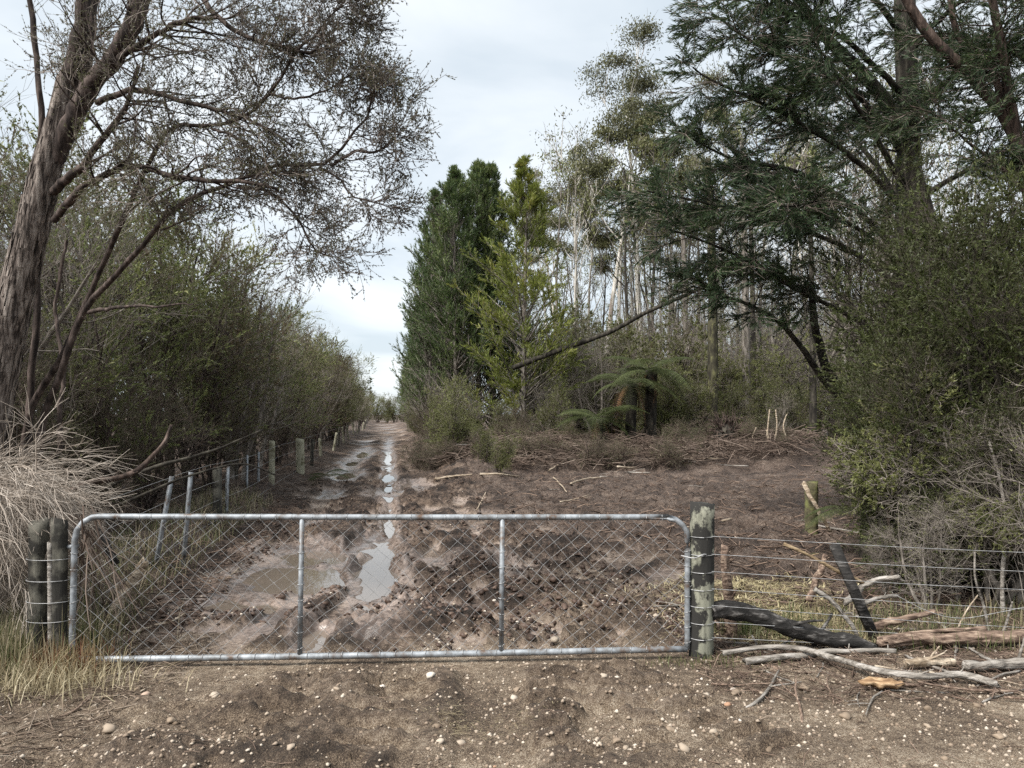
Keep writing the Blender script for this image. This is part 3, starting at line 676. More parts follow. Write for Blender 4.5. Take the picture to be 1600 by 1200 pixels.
def place(name, parts, loc, rotz, scale, label, cat, group=None, tilt=(0, 0)):
    e = thing(name, label, cat, loc, rotz, group, scale)
    e.rotation_euler = (tilt[0], tilt[1], rotz)
    for nm, me in parts: obj(nm, me, e)
    return e

def conifer(seed, h, r_base, nb, leaf_len, leaf_w, leaf_mat, bark, bare=0.22, up=0.10, ang0=75, ang1=35, n2=11, nleaf=26, trunk_r=0.16, prof=None, gap=0.0, L2f=0.3):
    r = np.random.default_rng(seed)
    P0 = grow([[0, 0, -0.2]], [[0, 0, 1]], [h + 0.2], 20, 0.012, 0.02, r); R0 = taper([trunk_r], 0.06, 1, 20)
    tr = Geo(); tr.add(*tubes(P0, R0, 10))
    t = np.sort(r.uniform(0.05, 0.985, nb))
    k = np.minimum((t * 19).astype(int), 18); fr = t * 19 - k
    pos = P0[0, k] * (1 - fr[:, None]) + P0[0, k + 1] * fr[:, None]
    az = r.uniform(0, 2 * math.pi, nb) + np.arange(nb) * 2.4
    an = np.radians(ang0 + (ang1 - ang0) * t + r.normal(0, 6, nb))
    d = np.stack([np.cos(az) * np.sin(an), np.sin(az) * np.sin(an), np.cos(an)], -1)
    pf = prof(t) if prof else (1 - t) ** 0.75 * np.minimum(1, 0.55 + t * 2.2)
    L = np.maximum(r_base * pf * (r.uniform(0.55, 1.1, nb) + 0.25 * (r.random(nb) < 0.2)) * np.where(t > 0.85, 1 - 2.2 * (t - 0.85), 1), 0.18)
    P1 = grow(pos, d, L, 9, 0.05, up, r); R1 = taper(np.maximum(0.012 * L, 0.008), 0.2, nb, 9)
    tr.add(*tubes(P1, R1, 5, r.random(nb)))
    p2, d2, pr, t2, i1 = spawn(P1, R1, n2, 0.2, 1.0, 40, 9, r)
    d2 = norm(d2 + 0.25 * np.array([0, 0, 1.0]))
    L2 = L2f * L[i1] * (1.2 - 0.75 * t2) * r.uniform(0.55, 1.25, len(p2)) + 0.2
    P2 = grow(p2, d2, L2, 3, 0.07, 0.06, r); R2 = taper(np.full(len(p2), 0.006), 0.4, len(p2), 3)
    tt = t[i1]
    leafy = (r.random(len(p2)) > 1.6 * (tt - 0.72)) & (t2 > 0.25 + 0.35 * r.random(len(p2))) & (tt > bare * (0.6 + 0.8 * r.random(len(p2)))) & (r.random(len(p2)) > gap)
    show = leafy | (r.random(len(p2)) < 0.5)
    tw = Geo(); tw.add(*tubes(P2[show], R2[show], 3, r.random(show.sum())))
    Pl, Rl, cl = P2[leafy], R2[leafy], r.random(nb)[i1][leafy]
    tips = tt > bare * 1.1
    Pl = np.concatenate([Pl, P1[:, ::2][:, -3:][t > bare]]); Rl = np.concatenate([Rl, R1[:, ::2][:, -3:][t > bare]]); cl = np.concatenate([cl, r.random((t > bare).sum())])
    p3, d3, _, t3, i3 = spawn(Pl, Rl, nleaf, 0.08, 1.0, 24, 8, r)
    n = len(p3)
    Vv, Ff = leaf_quads(p3, d3, leaf_len * r.uniform(0.6, 1.3, n) * (1.2 - 0.5 * t3), leaf_w * r.uniform(0.7, 1.3, n), r)
    cr = Geo(); cr.add(Vv, Ff, np.repeat(np.clip(0.55 * cl[i3] + 0.22 + r.normal(0, 0.15, n), 0, 1), 4))
    return [('trunk', tr.mesh('conifer_trunk', M[bark])), ('twigs', tw.mesh('conifer_twigs', M['grey_twig'])), ('crown', cr.mesh('conifer_crown', M[leaf_mat], False))]

def gum(seed, h, fork=0.5, nb=9, clump=26, nleaf=80, spread=0.27, bark='gum_bark', leaf='gum_leaf', lsz=0.17, trunk_r=None, lean=0.02):
    r = np.random.default_rng(seed)
    P0 = grow([[0, 0, -0.2]], [[r.normal(0, lean), r.normal(0, lean), 1]], [h * 0.93], 22, 0.018, 0.01, r)
    R0 = taper([trunk_r or h * 0.0115], 0.18, 1, 22)
    tr = Geo(); tr.add(*tubes(P0, R0, 9))
    pos, d, pr, t, _ = spawn(P0, R0, nb, fork, 0.97, 42, 9, r, True)
    L = h * spread * r.uniform(0.6, 1.1, nb) * (1.25 - 0.75 * (t - fork) / (1 - fork))
    P1 = grow(pos, d, L, 9, 0.07, 0.13, r); R1 = taper(pr * 0.5, 0.25, nb, 9); tr.add(*tubes(P1, R1, 6))
    P1c = np.concatenate([P1, catmull(P0[0, 15:], 9)[None]]); R1c = np.concatenate([R1, R0[:, 13:22]])
    pos, d, pr, t, i1 = spawn(P1c, R1c, 3, 0.7, 1.0, 32, 9, r)
    L2 = h * 0.115 * r.uniform(0.6, 1.2, len(pos))
    P2 = grow(pos, d, L2, 6, 0.09, 0.16, r); R2 = taper(np.clip(pr * 0.5, 0.022, 0.04), 0.4, len(pos), 6); tr.add(*tubes(P2, R2, 4))
    pos, d, pr, t, i2 = spawn(P2, R2, 4, 0.7, 1.0, 34, 12, r)
    L3 = h * 0.05 * r.uniform(0.6, 1.2, len(pos))
    P3 = grow(pos, d, L3, 4, 0.12, 0.12, r); R3 = taper(np.full(len(pos), 0.008), 0.5, len(pos), 4)
    tw = Geo(); tw.add(*tubes(P3, R3, 3, r.random(len(pos))))
    cl = r.random(len(P2))[i2]
    nc = len(P2); per = nleaf * 8; n = nc * per; i3 = np.repeat(np.arange(nc), per); cl = r.random(nc)
    q_ = np.clip(r.normal(0, 0.42, (n, 3)), -1.0, 1.0); q_[:, 2] = q_[:, 2] * 0.9 + 0.1 - 0.45 * (q_[:, 0] ** 2 + q_[:, 1] ** 2); q_ = q_ * np.array([1.05, 1.05, 0.7]) * (h / 18) * r.uniform(0.6, 1.15, nc)[i3][:, None]
    p = P2[i3, 5] + q_
    dd = norm(r.normal(0, 0.6, (n, 3)) + np.array([0, 0, -0.7]))
    Vv, Ff = leaf_quads(p, dd, lsz * r.uniform(0.6, 1.2, n), lsz * 0.17 * r.uniform(0.7, 1.3, n), r)
    cr = Geo(); cr.add(Vv, Ff, np.repeat(np.clip(0.45 * cl[i3] + 0.27 + r.normal(0, 0.18, n), 0, 1), 4))
    return [('trunk', tr.mesh('gum_trunk', M[bark])), ('twigs', tw.mesh('gum_twigs', M['grey_twig'])), ('crown', cr.mesh('gum_crown', M[leaf], False))]

def frond_mesh(seed, L, droop, rise, leaf, np_=26):
    r = np.random.default_rng(seed)
    t = np.linspace(0, 1, 12)
    spine = np.stack([L * (t - 0.12 * t ** 2), 0 * t, L * (rise * t - droop * t ** 2)], -1)
    gg = Geo(); gg.add(*tubes(spine[None], np.linspace(0.012, 0.002, 12)[None], 4, [0.1]))
    tt = np.linspace(0.14, 0.99, np_)
    p = np.stack([np.interp(tt, t, spine[:, i]) for i in range(3)], -1)
    for sgn in (-1, 1):
        ln = L * 0.27 * np.sin(np.pi * (0.12 + 0.86 * tt)) ** 0.8 * r.uniform(0.85, 1.1, np_)
        d = norm(np.stack([0.38 + 0 * tt, sgn * np.ones(np_), -0.22 - 0.2 * tt + r.normal(0, 0.06, np_)], -1))
        # each pinna is a row of small leaflets on both sides
        m = 9; u = np.linspace(0.06, 0.97, m)
        base = (p[:, None] + d[:, None] * (ln[:, None, None] * u[None, :, None])).reshape(-1, 3)
        dr = np.repeat(d, m, 0); side = norm(np.cross(dr, [0, 0, 1.0]))
        lw = (np.repeat(ln, m) * 0.17) * np.tile(1 - 0.75 * u, np_)
        for s2 in (-1, 1):
            Vv, Ff = leaf_quads(base, norm(side * s2 + dr * 0.5 - np.array([0, 0, 0.12])), lw, lw * 0.32, r, side=dr)
            gg.add(Vv, Ff, np.repeat(np.clip(0.5 + r.normal(0, 0.2, len(base)), 0, 1), 4))
        gg.add(*tubes(np.stack([p, p + d * ln[:, None]], 1), np.stack([np.full(np_, 0.004), np.full(np_, 0.001)], 1), 3, np.full(np_, 0.3)))
    return gg.mesh('frond', M[leaf], False)

# ------------------------------------------------------------------ big old tree on the left
def limb_tree(limbs, seed, n1, n2, n3, nl, L1, L2, L3, leaf_len, leaf_w, start=0.25, trop=0.03, bark='limb_bark', leaf='kanuka_leaf', flat=0.7, K=28):
    """limbs: list of (points, r0, r1, leafy) in world coordinates"""
    r = np.random.default_rng(seed)
    PL = np.stack([catmull(l[0], K) for l in limbs])
    PL = PL + np.cumsum(r.normal(0, 0.006, PL.shape), axis=1)
    RL = np.stack([np.linspace(l[1], l[2], K) for l in limbs]) * (1 + r.normal(0, 0.05, (len(limbs), K)))
    tr = Geo(); tr.add(*tubes(PL, RL, 10, r.random(len(limbs))))
    lf_ = [i for i, l in enumerate(limbs) if l[3] > 0]
    Pp = np.concatenate([np.repeat(PL[i:i + 1], limbs[i][3], 0) for i in lf_]); Rr = np.concatenate([np.repeat(RL[i:i + 1], limbs[i][3], 0) for i in lf_])
    pos, d, pr, t, _ = spawn(Pp, Rr, n1, start, 1.0, 48, 14, r)
    d = norm(d * np.array([1, 1, flat]))
    P1 = grow(pos, d, L1 * r.uniform(0.45, 1.15, len(pos)), 9, 0.13, trop, r); R1 = taper(np.minimum(pr * 0.5, 0.011), 0.25, len(pos), 9)
    tr.add(*tubes(P1, R1, 5, r.random(len(pos))))
    pos, d, pr, t, i1 = spawn(P1, R1, n2, 0.2, 1.0, 44, 14, r)
    P2 = grow(pos, d, L2 * r.uniform(0.45, 1.2, len(pos)), 5, 0.17, trop, r); R2 = taper(np.full(len(pos), 0.0032), 0.4, len(pos), 5)
    tw = Geo(); tw.add(*tubes(P2, R2, 3, r.random(len(pos))))
    cl = r.random(len(P1))[i1]
    pos, d, pr, t, i2 = spawn(P2, R2, n3, 0.15, 1.0, 42, 15, r)
    P3 = grow(pos, d, L3 * r.uniform(0.5, 1.2, len(pos)), 2, 0.15, trop, r); R3 = taper(np.full(len(pos), 0.0014), 0.5, len(pos), 2)
    tw.add(*tubes(P3, R3, 3, r.random(len(pos))))
    pos, d, pr, t, i3 = spawn(P3, R3, nl, 0.1, 1.0, 45, 18, r)
    n = len(pos); Vv, Ff = leaf_tris(pos, d, 1.15 * leaf_len * r.uniform(0.6, 1.3, n), leaf_w * r.uniform(0.7, 1.3, n), r)
    cr = Geo(); cr.add(Vv, Ff, np.repeat(np.clip(0.5 * cl[i2][i3] + 0.22 + r.normal(0, 0.16, n), 0, 1), 3))
    return tr, tw, cr
def wpl(lst): return [P(*q) for q in lst]

kt = thing('kanuka_tree', 'big old tree with thick stringy grey trunk at the left edge', 'tree', (0, 0, 0))
trunk_pts = wpl([(-58, 960, 6.5), (-38, 800, 6.5), (-14, 650, 6.5), (16, 500, 6.5), (52, 350, 6.5), (68, 280, 6.5), (88, 200, 6.5), (102, 120, 6.5)])
Kt = 60; tp = catmull(trunk_pts, Kt); tR = np.interp(np.linspace(0, 1, Kt), [0, 0.3, 0.6, 0.85, 1], [0.17, 0.15, 0.135, 0.11, 0.065])
tV, tF, tv = tubes(tp[None], tR[None], 48)
cen = np.repeat(tp, 48, 0); rel = tV - cen; ang = np.tile(np.arange(48) * 2 * math.pi / 48, Kt); zz = cen[:, 2]
ridge = (fbm(ang * 6 + 40, zz * 1.6 + ang * 0.8, 1.0, 4, 0.6) - 0.5) * 0.3 + 0.04 * np.sin(ang * 3 + zz)
ridge = 0.5 * (ridge + ridge.reshape(Kt, 48)[:, ::-1].ravel()) * 0 + ridge * np.minimum(1, np.minimum(ang, 2 * math.pi - ang) * 3 + 0.3)
tV = cen + rel * (1 + ridge)[:, None]
tg = Geo(); tg.add(tV, tF, tv)
# strips of loose bark
nb_ = 900; r_ = np.random.default_rng(12); ki = r_.integers(2, Kt - 8, nb_); aa = r_.uniform(0, 2 * math.pi, nb_); ln_ = r_.integers(3, 7, nb_)
for a_, k_, l_ in zip(aa, ki, ln_):
    idx = np.arange(k_, k_ + l_); off = np.stack([np.cos(a_ + 0 * idx), np.sin(a_ + 0 * idx), 0 * idx], -1)
    rr_ = tR[idx] * (1.05 + 0.16 * np.abs(np.linspace(-0.6, 1, l_)) ** 2 * r_.random())
    c_ = tp[idx] + off * rr_[:, None]; tang = np.array([-math.sin(a_), math.cos(a_), 0]) * r_.uniform(0.004, 0.014)
    Vs = np.concatenate([c_ - tang, c_ + tang]); fq = np.array([[i, i + 1, l_ + i + 1, l_ + i] for i in range(l_ - 1)])
    tg.add(Vs, fq)
obj('trunk', tg.mesh('old_trunk', M['kanuka_bark'], False), kt)
limbs = [
    (wpl([(90, 225, 6.5), (100, 130, 6.5), (118, 60, 6.5), (132, -60, 6.5)]), 0.07, 0.055, 1),
    (wpl([(80, 255, 6.5), (135, 150, 6.4), (180, 90, 6.3), (215, 30, 6.2), (240, -60, 6.2)]), 0.08, 0.07, 1),
    (wpl([(82, 250, 6.5), (128, 120, 6.6), (150, 40, 6.7), (165, -60, 6.8)]), 0.07, 0.05, 1),
    (wpl([(84, 300, 6.45), (110, 275, 6.3), (150, 240, 6.1), (175, 205, 6.0), (200, 165, 5.9), (215, 110, 5.8)]), 0.04, 0.012, 2),
    (wpl([(84, 345, 6.4), (120, 300, 6.2), (160, 275, 6.0), (205, 264, 5.9), (250, 278, 5.8), (300, 287, 5.7), (365, 289, 5.6), (420, 305, 5.6)]), 0.032, 0.012, 2),
    (wpl([(180, 95, 6.3), (230, 60, 6.0), (300, 30, 5.8), (345, 25, 5.7)]), 0.03, 0.012, 2),
    (wpl([(150, 160, 6.4), (200, 140, 6.2), (270, 155, 6.0), (340, 175, 5.9), (400, 195, 5.8), (450, 230, 5.8)]), 0.028, 0.008, 2),
]
tr, tw, cr = limb_tree(limbs, 21, 9, 8, 6, 9, 0.8, 0.36, 0.14, 0.016, 0.0048)
obj('limbs', tr.mesh('limbs', M['limb_bark']), kt); obj('twigs', tw.mesh('twigs', M['twig']), kt); obj('crown', cr.mesh('crown', M['kanuka_leaf'], False), kt)

lt = thing('leaning_tree', 'dark slender tree arching right over the fence from beside the big trunk', 'tree', (0, 0, 0))
limbs = [
    (wpl([(36, 720, 6.9), (50, 640, 6.9), (98, 560, 6.8), (130, 480, 6.7), (170, 385, 6.5), (213, 292, 6.3), (240, 235, 6.2), (265, 203, 6.1), (330, 200, 6.0), (385, 184, 5.9), (425, 140, 5.8), (452, 90, 5.7)]), 0.032, 0.010, 3),
    (wpl([(60, 730, 6.8), (70, 650, 6.8), (95, 590, 6.7), (132, 490, 6.6), (165, 450, 6.5), (225, 385, 6.3), (290, 316, 6.1), (360, 292, 6.0), (430, 262, 5.9), (520, 258, 5.8), (560, 212, 5.7), (585, 195, 5.6), (598, 150, 5.5)]), 0.034, 0.008, 4),
    (wpl([(515, 258, 5.8), (545, 240, 5.75), (565, 235, 5.7), (585, 225, 5.6), (600, 205, 5.6)]), 0.014, 0.006, 1),
    (wpl([(500, 260, 5.8), (525, 280, 5.8), (545, 300, 5.7), (565, 308, 5.7), (600, 303, 5.7)]), 0.010, 0.004, 1),
    (wpl([(372, 290, 6.0), (420, 303, 5.9), (452, 338, 5.85), (470, 372, 5.8), (492, 395, 5.8), (515, 402, 5.8)]), 0.014, 0.006, 2),
    (wpl([(330, 200, 6.0), (375, 225, 5.9), (410, 255, 5.85), (425, 275, 5.8)]), 0.012, 0.006, 1),
    (wpl([(300, -30, 6.0), (345, 32, 5.9), (395, 60, 5.8), (470, 80, 5.7), (510, 78, 5.6), (545, 66, 5.6)]), 0.025, 0.008, 3),
    (wpl([(458, 85, 5.7), (490, 50, 5.7), (515, 18, 5.6), (540, -25, 5.6)]), 0.012, 0.006, 2),
    (wpl([(420, 145, 5.8), (470, 150, 5.7), (515, 140, 5.7), (550, 118, 5.6)]), 0.012, 0.005, 2),
    (wpl([(128, 488, 6.65), (170, 478, 6.4), (215, 474, 6.2), (290, 473, 6.0)]), 0.02, 0.006, 0),
    (wpl([(95, 700, 7.0), (92, 640, 7.0), (98, 560, 7.1), (90, 480, 7.2), (110, 380, 7.2)]), 0.022, 0.014, 0),
    (wpl([(45, 720, 7.2), (48, 600, 7.2), (56, 480, 7.2), (50, 330, 7.2), (62, 180, 7.2), (40, -30, 7.2)]), 0.036, 0.025, 0),
]
tr, tw, cr = limb_tree(limbs, 33, 8, 8, 6, 9, 0.5, 0.25, 0.12, 0.016, 0.0048, start=0.5)
obj('limbs', tr.mesh('limbs', M['limb_bark']), lt); obj('twigs', tw.mesh('twigs', M['twig']), lt); obj('crown', cr.mesh('crown', M['kanuka_leaf'], False), lt)

# ------------------------------------------------------------------ scrub along the left of the track
scrub = [kanuka(100 + i, 4.6, 4, 0.13, 19, 0.036, 0.0095, (8, 7, 5), low=0.1, bald=0.22) for i in range(3)]
browny = [kanuka(120 + i, 3.0, 6, 0.25, 9, 0.024, 0.006, (8, 7, 5), low=0.1, leaf_mat='kanuka_leaf', twig_mat='brown_twig') for i in range(1)]
bare = [kanuka(140 + i, 4.2, 4, 0.16, 1, 0.03, 0.009, (8, 7, 4), low=0.15, twig_mat='grey_twig', leaf_mat='scrub_leaf', bark='grey_bark') for i in range(2)]
r = np.random.default_rng(77)
row = []
for D, off, sc in ((8.2, 1.9, .85), (8.8, 2.8, 1.05), (9.7, 1.6, .8), (10.4, 2.3, 1.05), (7.6, 3.4, 1.15), (11, 3.4, 1.2), (11.8, 1.5, .95), (12.5, 2.4, 1.1), (13.6, 1.3, 1.0), (14.4, 1.9, 1.12), (15.4, .8, 1.02), (16.5, 2.0, 1.15), (17.5, .9, 1.0), (9.0, 4.4, 1.3), (12.0, 4.8, 1.4), (14.5, 3.8, 1.3), (7.0, 4.5, 1.2), (8.4, 5.8, 1.4)):
    row.append((D, off, sc))
for D in np.arange(18.8, 60, 1.9): row.append((D, r.uniform(.6, 1.1), r.uniform(.78, 1.0))); row.append((D + .8, r.uniform(1.9, 3.2), r.uniform(.9, 1.12)))
for D in np.arange(62, 115, 5.5): row.append((D, r.uniform(.4, 1.2), r.uniform(.75, 1.0))); row.append((D + 2, r.uniform(2, 4), r.uniform(.9, 1.15)))
for i, (D, off, sc) in enumerate(row):
    x = -0.165 * D - 2.25 - off
    kind = 'scrub' if r.random() < 0.72 else 'bare'
    sp = scrub[i % 3] if kind == 'scrub' else bare[i % 2]
    near = D < 19
    lab = {('scrub', True): 'fine-leaved olive scrub tree in the near thicket behind the left fence', ('bare', True): 'nearly bare grey scrub tree in the near thicket behind the left fence',
           ('scrub', False): 'olive scrub tree in the far hedge along the left of the track', ('bare', False): 'thin grey twiggy tree in the far hedge left of the track'}[(kind, near)]
    place('scrub_tree', sp, (x, D, gz(x, D)), r.uniform(0, 6.28), sc, lab, 'tree', ('near thicket, ' if near else 'far hedge, ') + kind)
for i, (px, D, off, sc) in enumerate(((360, 10.5, 0, .68), (430, 14.2, 0, .6), (300, 9.2, 0, .6), (500, 20, 0, .62), (215, 8.2, 0, .7), (530, 27, 0, .7), (120, 7.6, 0, .75), (455, 16.4, 0, .6))):
    q = P(px - 20, 700, D) - np.array([1.0, 0, 0])
    place('dead_shrub', browny[0], (q[0], D, gz(q[0], D)), r.uniform(0, 6), sc, 'low brown dried shrub leaning at the foot of the left thicket', 'shrub', 'brown shrubs by the left fence')

# ------------------------------------------------------------------ cypress row and gum trees behind the clearing
cprof = lambda t: np.minimum(1, 0.75 + 0.9 * t) * (1 - t) ** 0.6
cyp = [conifer(200 + i, 11.3, 3.15, 270, 0.2, 0.0145, 'cypress_leaf', 'grey_bark', (0.2, 0.13)[i], 0.055, 60, 34, 14, 15, 0.15, cprof, L2f=0.26) for i in range(2)]
gold = conifer(210, 11.2, 3.5, 210, 0.19, 0.0145, 'gold_leaf', 'grey_bark', 0.07, 0.045, 64, 42, 16, 15, 0.13, gap=0.05, L2f=0.2)
def cyp_at(px, D, top, parts, rz, label, group=None, wide=1.0, h=11.3):
    q = P(px, 700, D); zt = P(px, top, D)[2]; z = gz(q[0], D); k = (zt - z) / h
    e = place('cypress_tree', parts, (q[0], D, z), rz, k, label, 'tree', group); e.scale = (k * wide, k * wide, k)
cyp_at(712, 29.5, 268, cyp[0], 0.3, 'dense dark green conifer with bare lower trunk beside the track', wide=1.0)
cyp_at(818, 27.5, 250, gold, 1.2, 'yellow-green feathery conifer in front of the dark green ones', wide=1.12)
cyp_at(772, 31.5, 262, cyp[1], 2.2, 'dark green conifer squeezed behind the yellow-green one', wide=0.95)
cyp_at(672, 31.0, 300, cyp[1], 4.0, 'dark green conifer nearest the track, its edge against the sky', wide=0.8)
cyp_at(748, 30.5, 258, cyp[0], 5.1, 'tall dark green conifer between the trackside one and the yellow-green one', wide=0.9)
for i, D in enumerate((35, 39.5, 44, 49, 55, 62, 70, 80, 92)):
    x = -0.165 * D + 2.7; px = x / D * F + 800
    e = place('cypress_tree', cyp[i % 2], (x, D, 0), 1.3 * i, 1, 'dark conifer in the hedge row receding along the right of the track', 'tree', 'conifer row along the track')
    k = (0.97, 0.9, 0.95, 0.85, 0.9, 0.85, 0.8, 0.8, 0.75)[i]; e.scale = (k, k, k)

gums = [gum(300, 20.5, 0.7, 5, spread=0.22), gum(301, 16, 0.66, 5, spread=0.24), gum(302, 16, 0.6, 5, spread=0.26), gum(303, 18, 0.66, 5, spread=0.22)]
gum_list = [(1003, 40, 62, 0), (934, 38, 150, 1), (962, 44, 232, 2), (898, 46, 235, 3), (1048, 42, 195, 2), (880, 52, 262, 1), (985, 50, 285, 3), (920, 47, 300, 2), (1075, 46, 300, 1), (860, 42, 330, 2), (1030, 52, 330, 0), (1128, 44, 130, 0), (1160, 50, 240, 3), (1215, 46, 200, 1)]
hh = (20.5, 16, 16, 18)
for i, (px, D, top, kk) in enumerate(gum_list):
    q = P(px, 700, D); zt = P(px, top, D)[2]; k = zt / hh[kk] * 0.92
    lab = 'tallest pale-trunked gum tree with a domed crown against the sky' if i == 0 else 'slender pale-trunked gum tree, ' + ('first','second','third','fourth','fifth','sixth','seventh','eighth','ninth','tenth','eleventh','twelfth','thirteenth','fourteenth')[sorted(g_[0] for g_ in gum_list).index(px)] + ' from the left in the stand behind the clearing'
    place('gum_tree', gums[kk], (q[0], D, 0), 2.1 * i, k, lab, 'tree', None if i == 0 else 'gum trees behind the clearing')
poles = [gum(320, 13, 0.62, 7, nleaf=3, spread=0.25, bark='grey_bark', leaf='scrub_leaf', trunk_r=0.11, lean=0.04), gum(321, 12, 0.55, 7, nleaf=3, spread=0.25, bark='dark_bark', leaf='olive_leaf', trunk_r=0.13, lean=0.05),
         gum(322, 14, 0.66, 6, nleaf=3, spread=0.22, bark='gum_bark', leaf='gum_leaf', trunk_r=0.11, lean=0.03)]
r = np.random.default_rng(41)
for i in range(84):
    D = r.uniform(30, 64); px = r.uniform(900, 1560) if i > 6 else r.uniform(840, 930)
    q = P(px, 700, D)
    place('forest_tree', poles[i % 3], (q[0], D, 0), r.uniform(0, 6), r.uniform(0.8, 1.2), ('thin grey-barked forest tree among the trunks beyond the clearing', 'thin dark-barked forest tree among the trunks beyond the clearing', 'thin pale-barked forest tree among the trunks beyond the clearing')[i % 3], 'tree', ('grey', 'dark', 'pale')[i % 3] + ' forest trunks')
for i, (px, D, rad, y1) in enumerate(((1112, 25.5, 0.21, 250), (1165, 29, 0.17, 220), (1176, 31, 0.14, 260), (1070, 33, 0.15, 300), (1270, 24, 0.13, 330))):
    b = P(px, 735, D); b[2] = -0.1; tpt = P(px - 6, y1, D)
    t_ = thing('mature_tree', ('thick mossy dark trunk standing right of the tree ferns', 'straight grey-brown trunk beyond the fallen mossy log', 'thin brown trunk close behind the straight grey-brown one', 'pale brown trunk just right of the tree ferns', 'dark trunk beneath the drooping conifer branches')[i], 'tree')
    tr, tw, cr = limb_tree([([b, (b + tpt) / 2 + [0.08, 0, 0], tpt], rad, rad * 0.5, 1)], 60 + i, 26, 5, 4, 3, 2.2, 0.8, 0.35, 0.06, 0.014, start=0.25, trop=0.03, leaf='olive_leaf')
    obj('trunk', tr.mesh('trunk', M['mossy_bark' if i == 0 else 'dark_bark' if i in (2, 4) else 'grey_bark']), t_); obj('twigs', tw.mesh('twigs', M['grey_twig']), t_); obj('crown', cr.mesh('crown', M['olive_leaf'], False), t_)
# understorey closing the wood
under = [kanuka(400 + i, 3.4, 6, 0.3, 7, 0.06, 0.015, (7, 7, 5), low=0.05, leaf_mat='olive_leaf', twig_mat='grey_twig') for i in range(2)]
r = np.random.default_rng(43)
for i in range(95):
    band = i % 5
    D = (r.uniform(25.5, 28), r.uniform(28, 33), r.uniform(33, 40), r.uniform(40, 50), r.uniform(50, 65))[band]; px = r.uniform(830, 1640)
    q = P(px, 700, D); sc = r.uniform(0.45, 0.8) if band == 0 else r.uniform(0.8, 1.35) * (1 + 0.15 * band)
    place('understorey_shrub', under[i % 2] if r.random() < 0.65 else bare[i % 2], (q[0], D, gz(q[0], D) - 0.05), r.uniform(0, 6), sc, 'twiggy olive and grey shrub in the undergrowth beyond the clearing', 'shrub', 'forest undergrowth shrubs')
for i in range(34):
    D = r.uniform(31, 58); px = r.uniform(1040, 1480); q = P(px, 700, D)
    place('bare_sapling', bare[i % 2], (q[0], D, 0), r.uniform(0, 6), r.uniform(1.3, 2.3), 'bare grey twiggy sapling among the trunks beyond the clearing', 'tree', 'grey saplings beyond the clearing')
for i in range(34):                                                     # brush along the right of the track
    D = 17.5 + 1.6 * i if i < 22 else 24 + (i - 22) * 0.35; off = r.uniform(1.8, 2.6)
    x = -0.165 * D + off if i < 22 else P(r.uniform(690, 900), 700, D)[0]
    sc = (0.28 if D < 21 else r.uniform(0.4, 0.75)) * (1 if i < 22 else 0.55)
    place('trackside_shrub', (under + browny)[i % 3], (x, D, gz(x, D)), r.uniform(0, 6), sc, 'scrubby shrub at the foot of the conifer row', 'shrub', 'shrubs under the conifer row')
for i, (px, D, sc) in enumerate(((590, 118, 1.6), (604, 122, 1.5), (616, 116, 1.7), (575, 130, 1.9), (630, 125, 2), (560, 120, 1.8), (545, 126, 2), (645, 130, 2.2))):
    q = P(px, 700, D); place('far_bush', under[i % 2], (q[0], D, 0), i, sc * 0.75, 'hazy bush closing off the far end of the track', 'bush', 'bushes at the track end')
lone = conifer(230, 9, 1.6, 40, 0.3, 0.06, 'pine_leaf', 'grey_bark', 0.5, 0.05, 80, 70, 5, 8, 0.1)
q = P(579, 700, 150); place('lone_pine', lone, (q[0], 150, 0), 0, 0.98, 'tiny lone sparse pine far away above the track end', 'tree')
# leaning dead trunk
e = tag(obj('leaning_dead_tree', tube_mesh('leaning_dead_tree', [P(800, 575, 26), P(880, 545, 26), P(950, 520, 25.5), P(1010, 488, 25), P(1070, 462, 24.5), P(1150, 425, 24)], 0.10, 0.045, M['dark_bark'], 10, 24, 0.09)), 'dead grey trunk leaning diagonally from the yellow-green conifer to the right', 'dead tree')

# tree ferns
fr_g = [frond_mesh(500 + i, 2.1, 0.55 + 0.12 * i, 0.62 - 0.16 * i, 'fern_leaf') for i in range(3)]
fr_d = frond_mesh(510, 1.4, 1.5, 0.25, 'dead_fern')
def tree_fern(px, D, ytop, rad, n, label, sc=1.0, dead=6):
    q = P(px, ytop, D); z0 = gz(q[0], D)
    t_ = thing('tree_fern', label, 'tree fern', (q[0], D, z0))
    hgt = q[2] - z0; rr = np.random.default_rng(int(px))
    if hgt > 0.5: obj('trunk', post_mesh('fern_trunk', (0, 0, -0.1), (0.05, 0, hgt), rad, M['dark_bark'], 14, 0.08, int(px)), t_)
    for k in range(n): obj('frond', fr_g[k % 3], t_, (0, 0, hgt), (0, rr.uniform(-0.4, 0.25), k * 2.4 + rr.uniform(-.3, .3)), sc * rr.uniform(0.75, 1.1))
    for k in range(dead): obj('dead_frond', fr_d, t_, (0, 0, hgt - 0.05), (0, rr.uniform(0.2, 0.7), k * 1.9 + rr.uniform(-.4, .4)), sc * rr.uniform(0.7, 1.0))
tree_fern(985, 23.6, 600, 0.17, 12, 'left of two stout-trunked tree ferns with rust-tinged crown', 0.85, 5)
tree_fern(1015, 23.9, 580, 0.18, 12, 'right and taller of two stout-trunked tree ferns', 0.85, 5)
tree_fern(935, 23.3, 655, 0.12, 14, 'low tree fern with wide pale fronds left of the stout ones', 0.8, 3)
tree_fern(1105, 23.0, 690, 0.1, 11, 'low bright fern clump above the upturned root plate', 0.85, 2)
tree_fern(705, 27.5, 700, 0.1, 9, 'green fern clump at the foot of the dark conifer', 0.7, 2)
tree_fern(1385, 8.6, 640, 0.04, 4, 'small fern with pale spreading fronds in front of the right thicket', 0.32, 0)
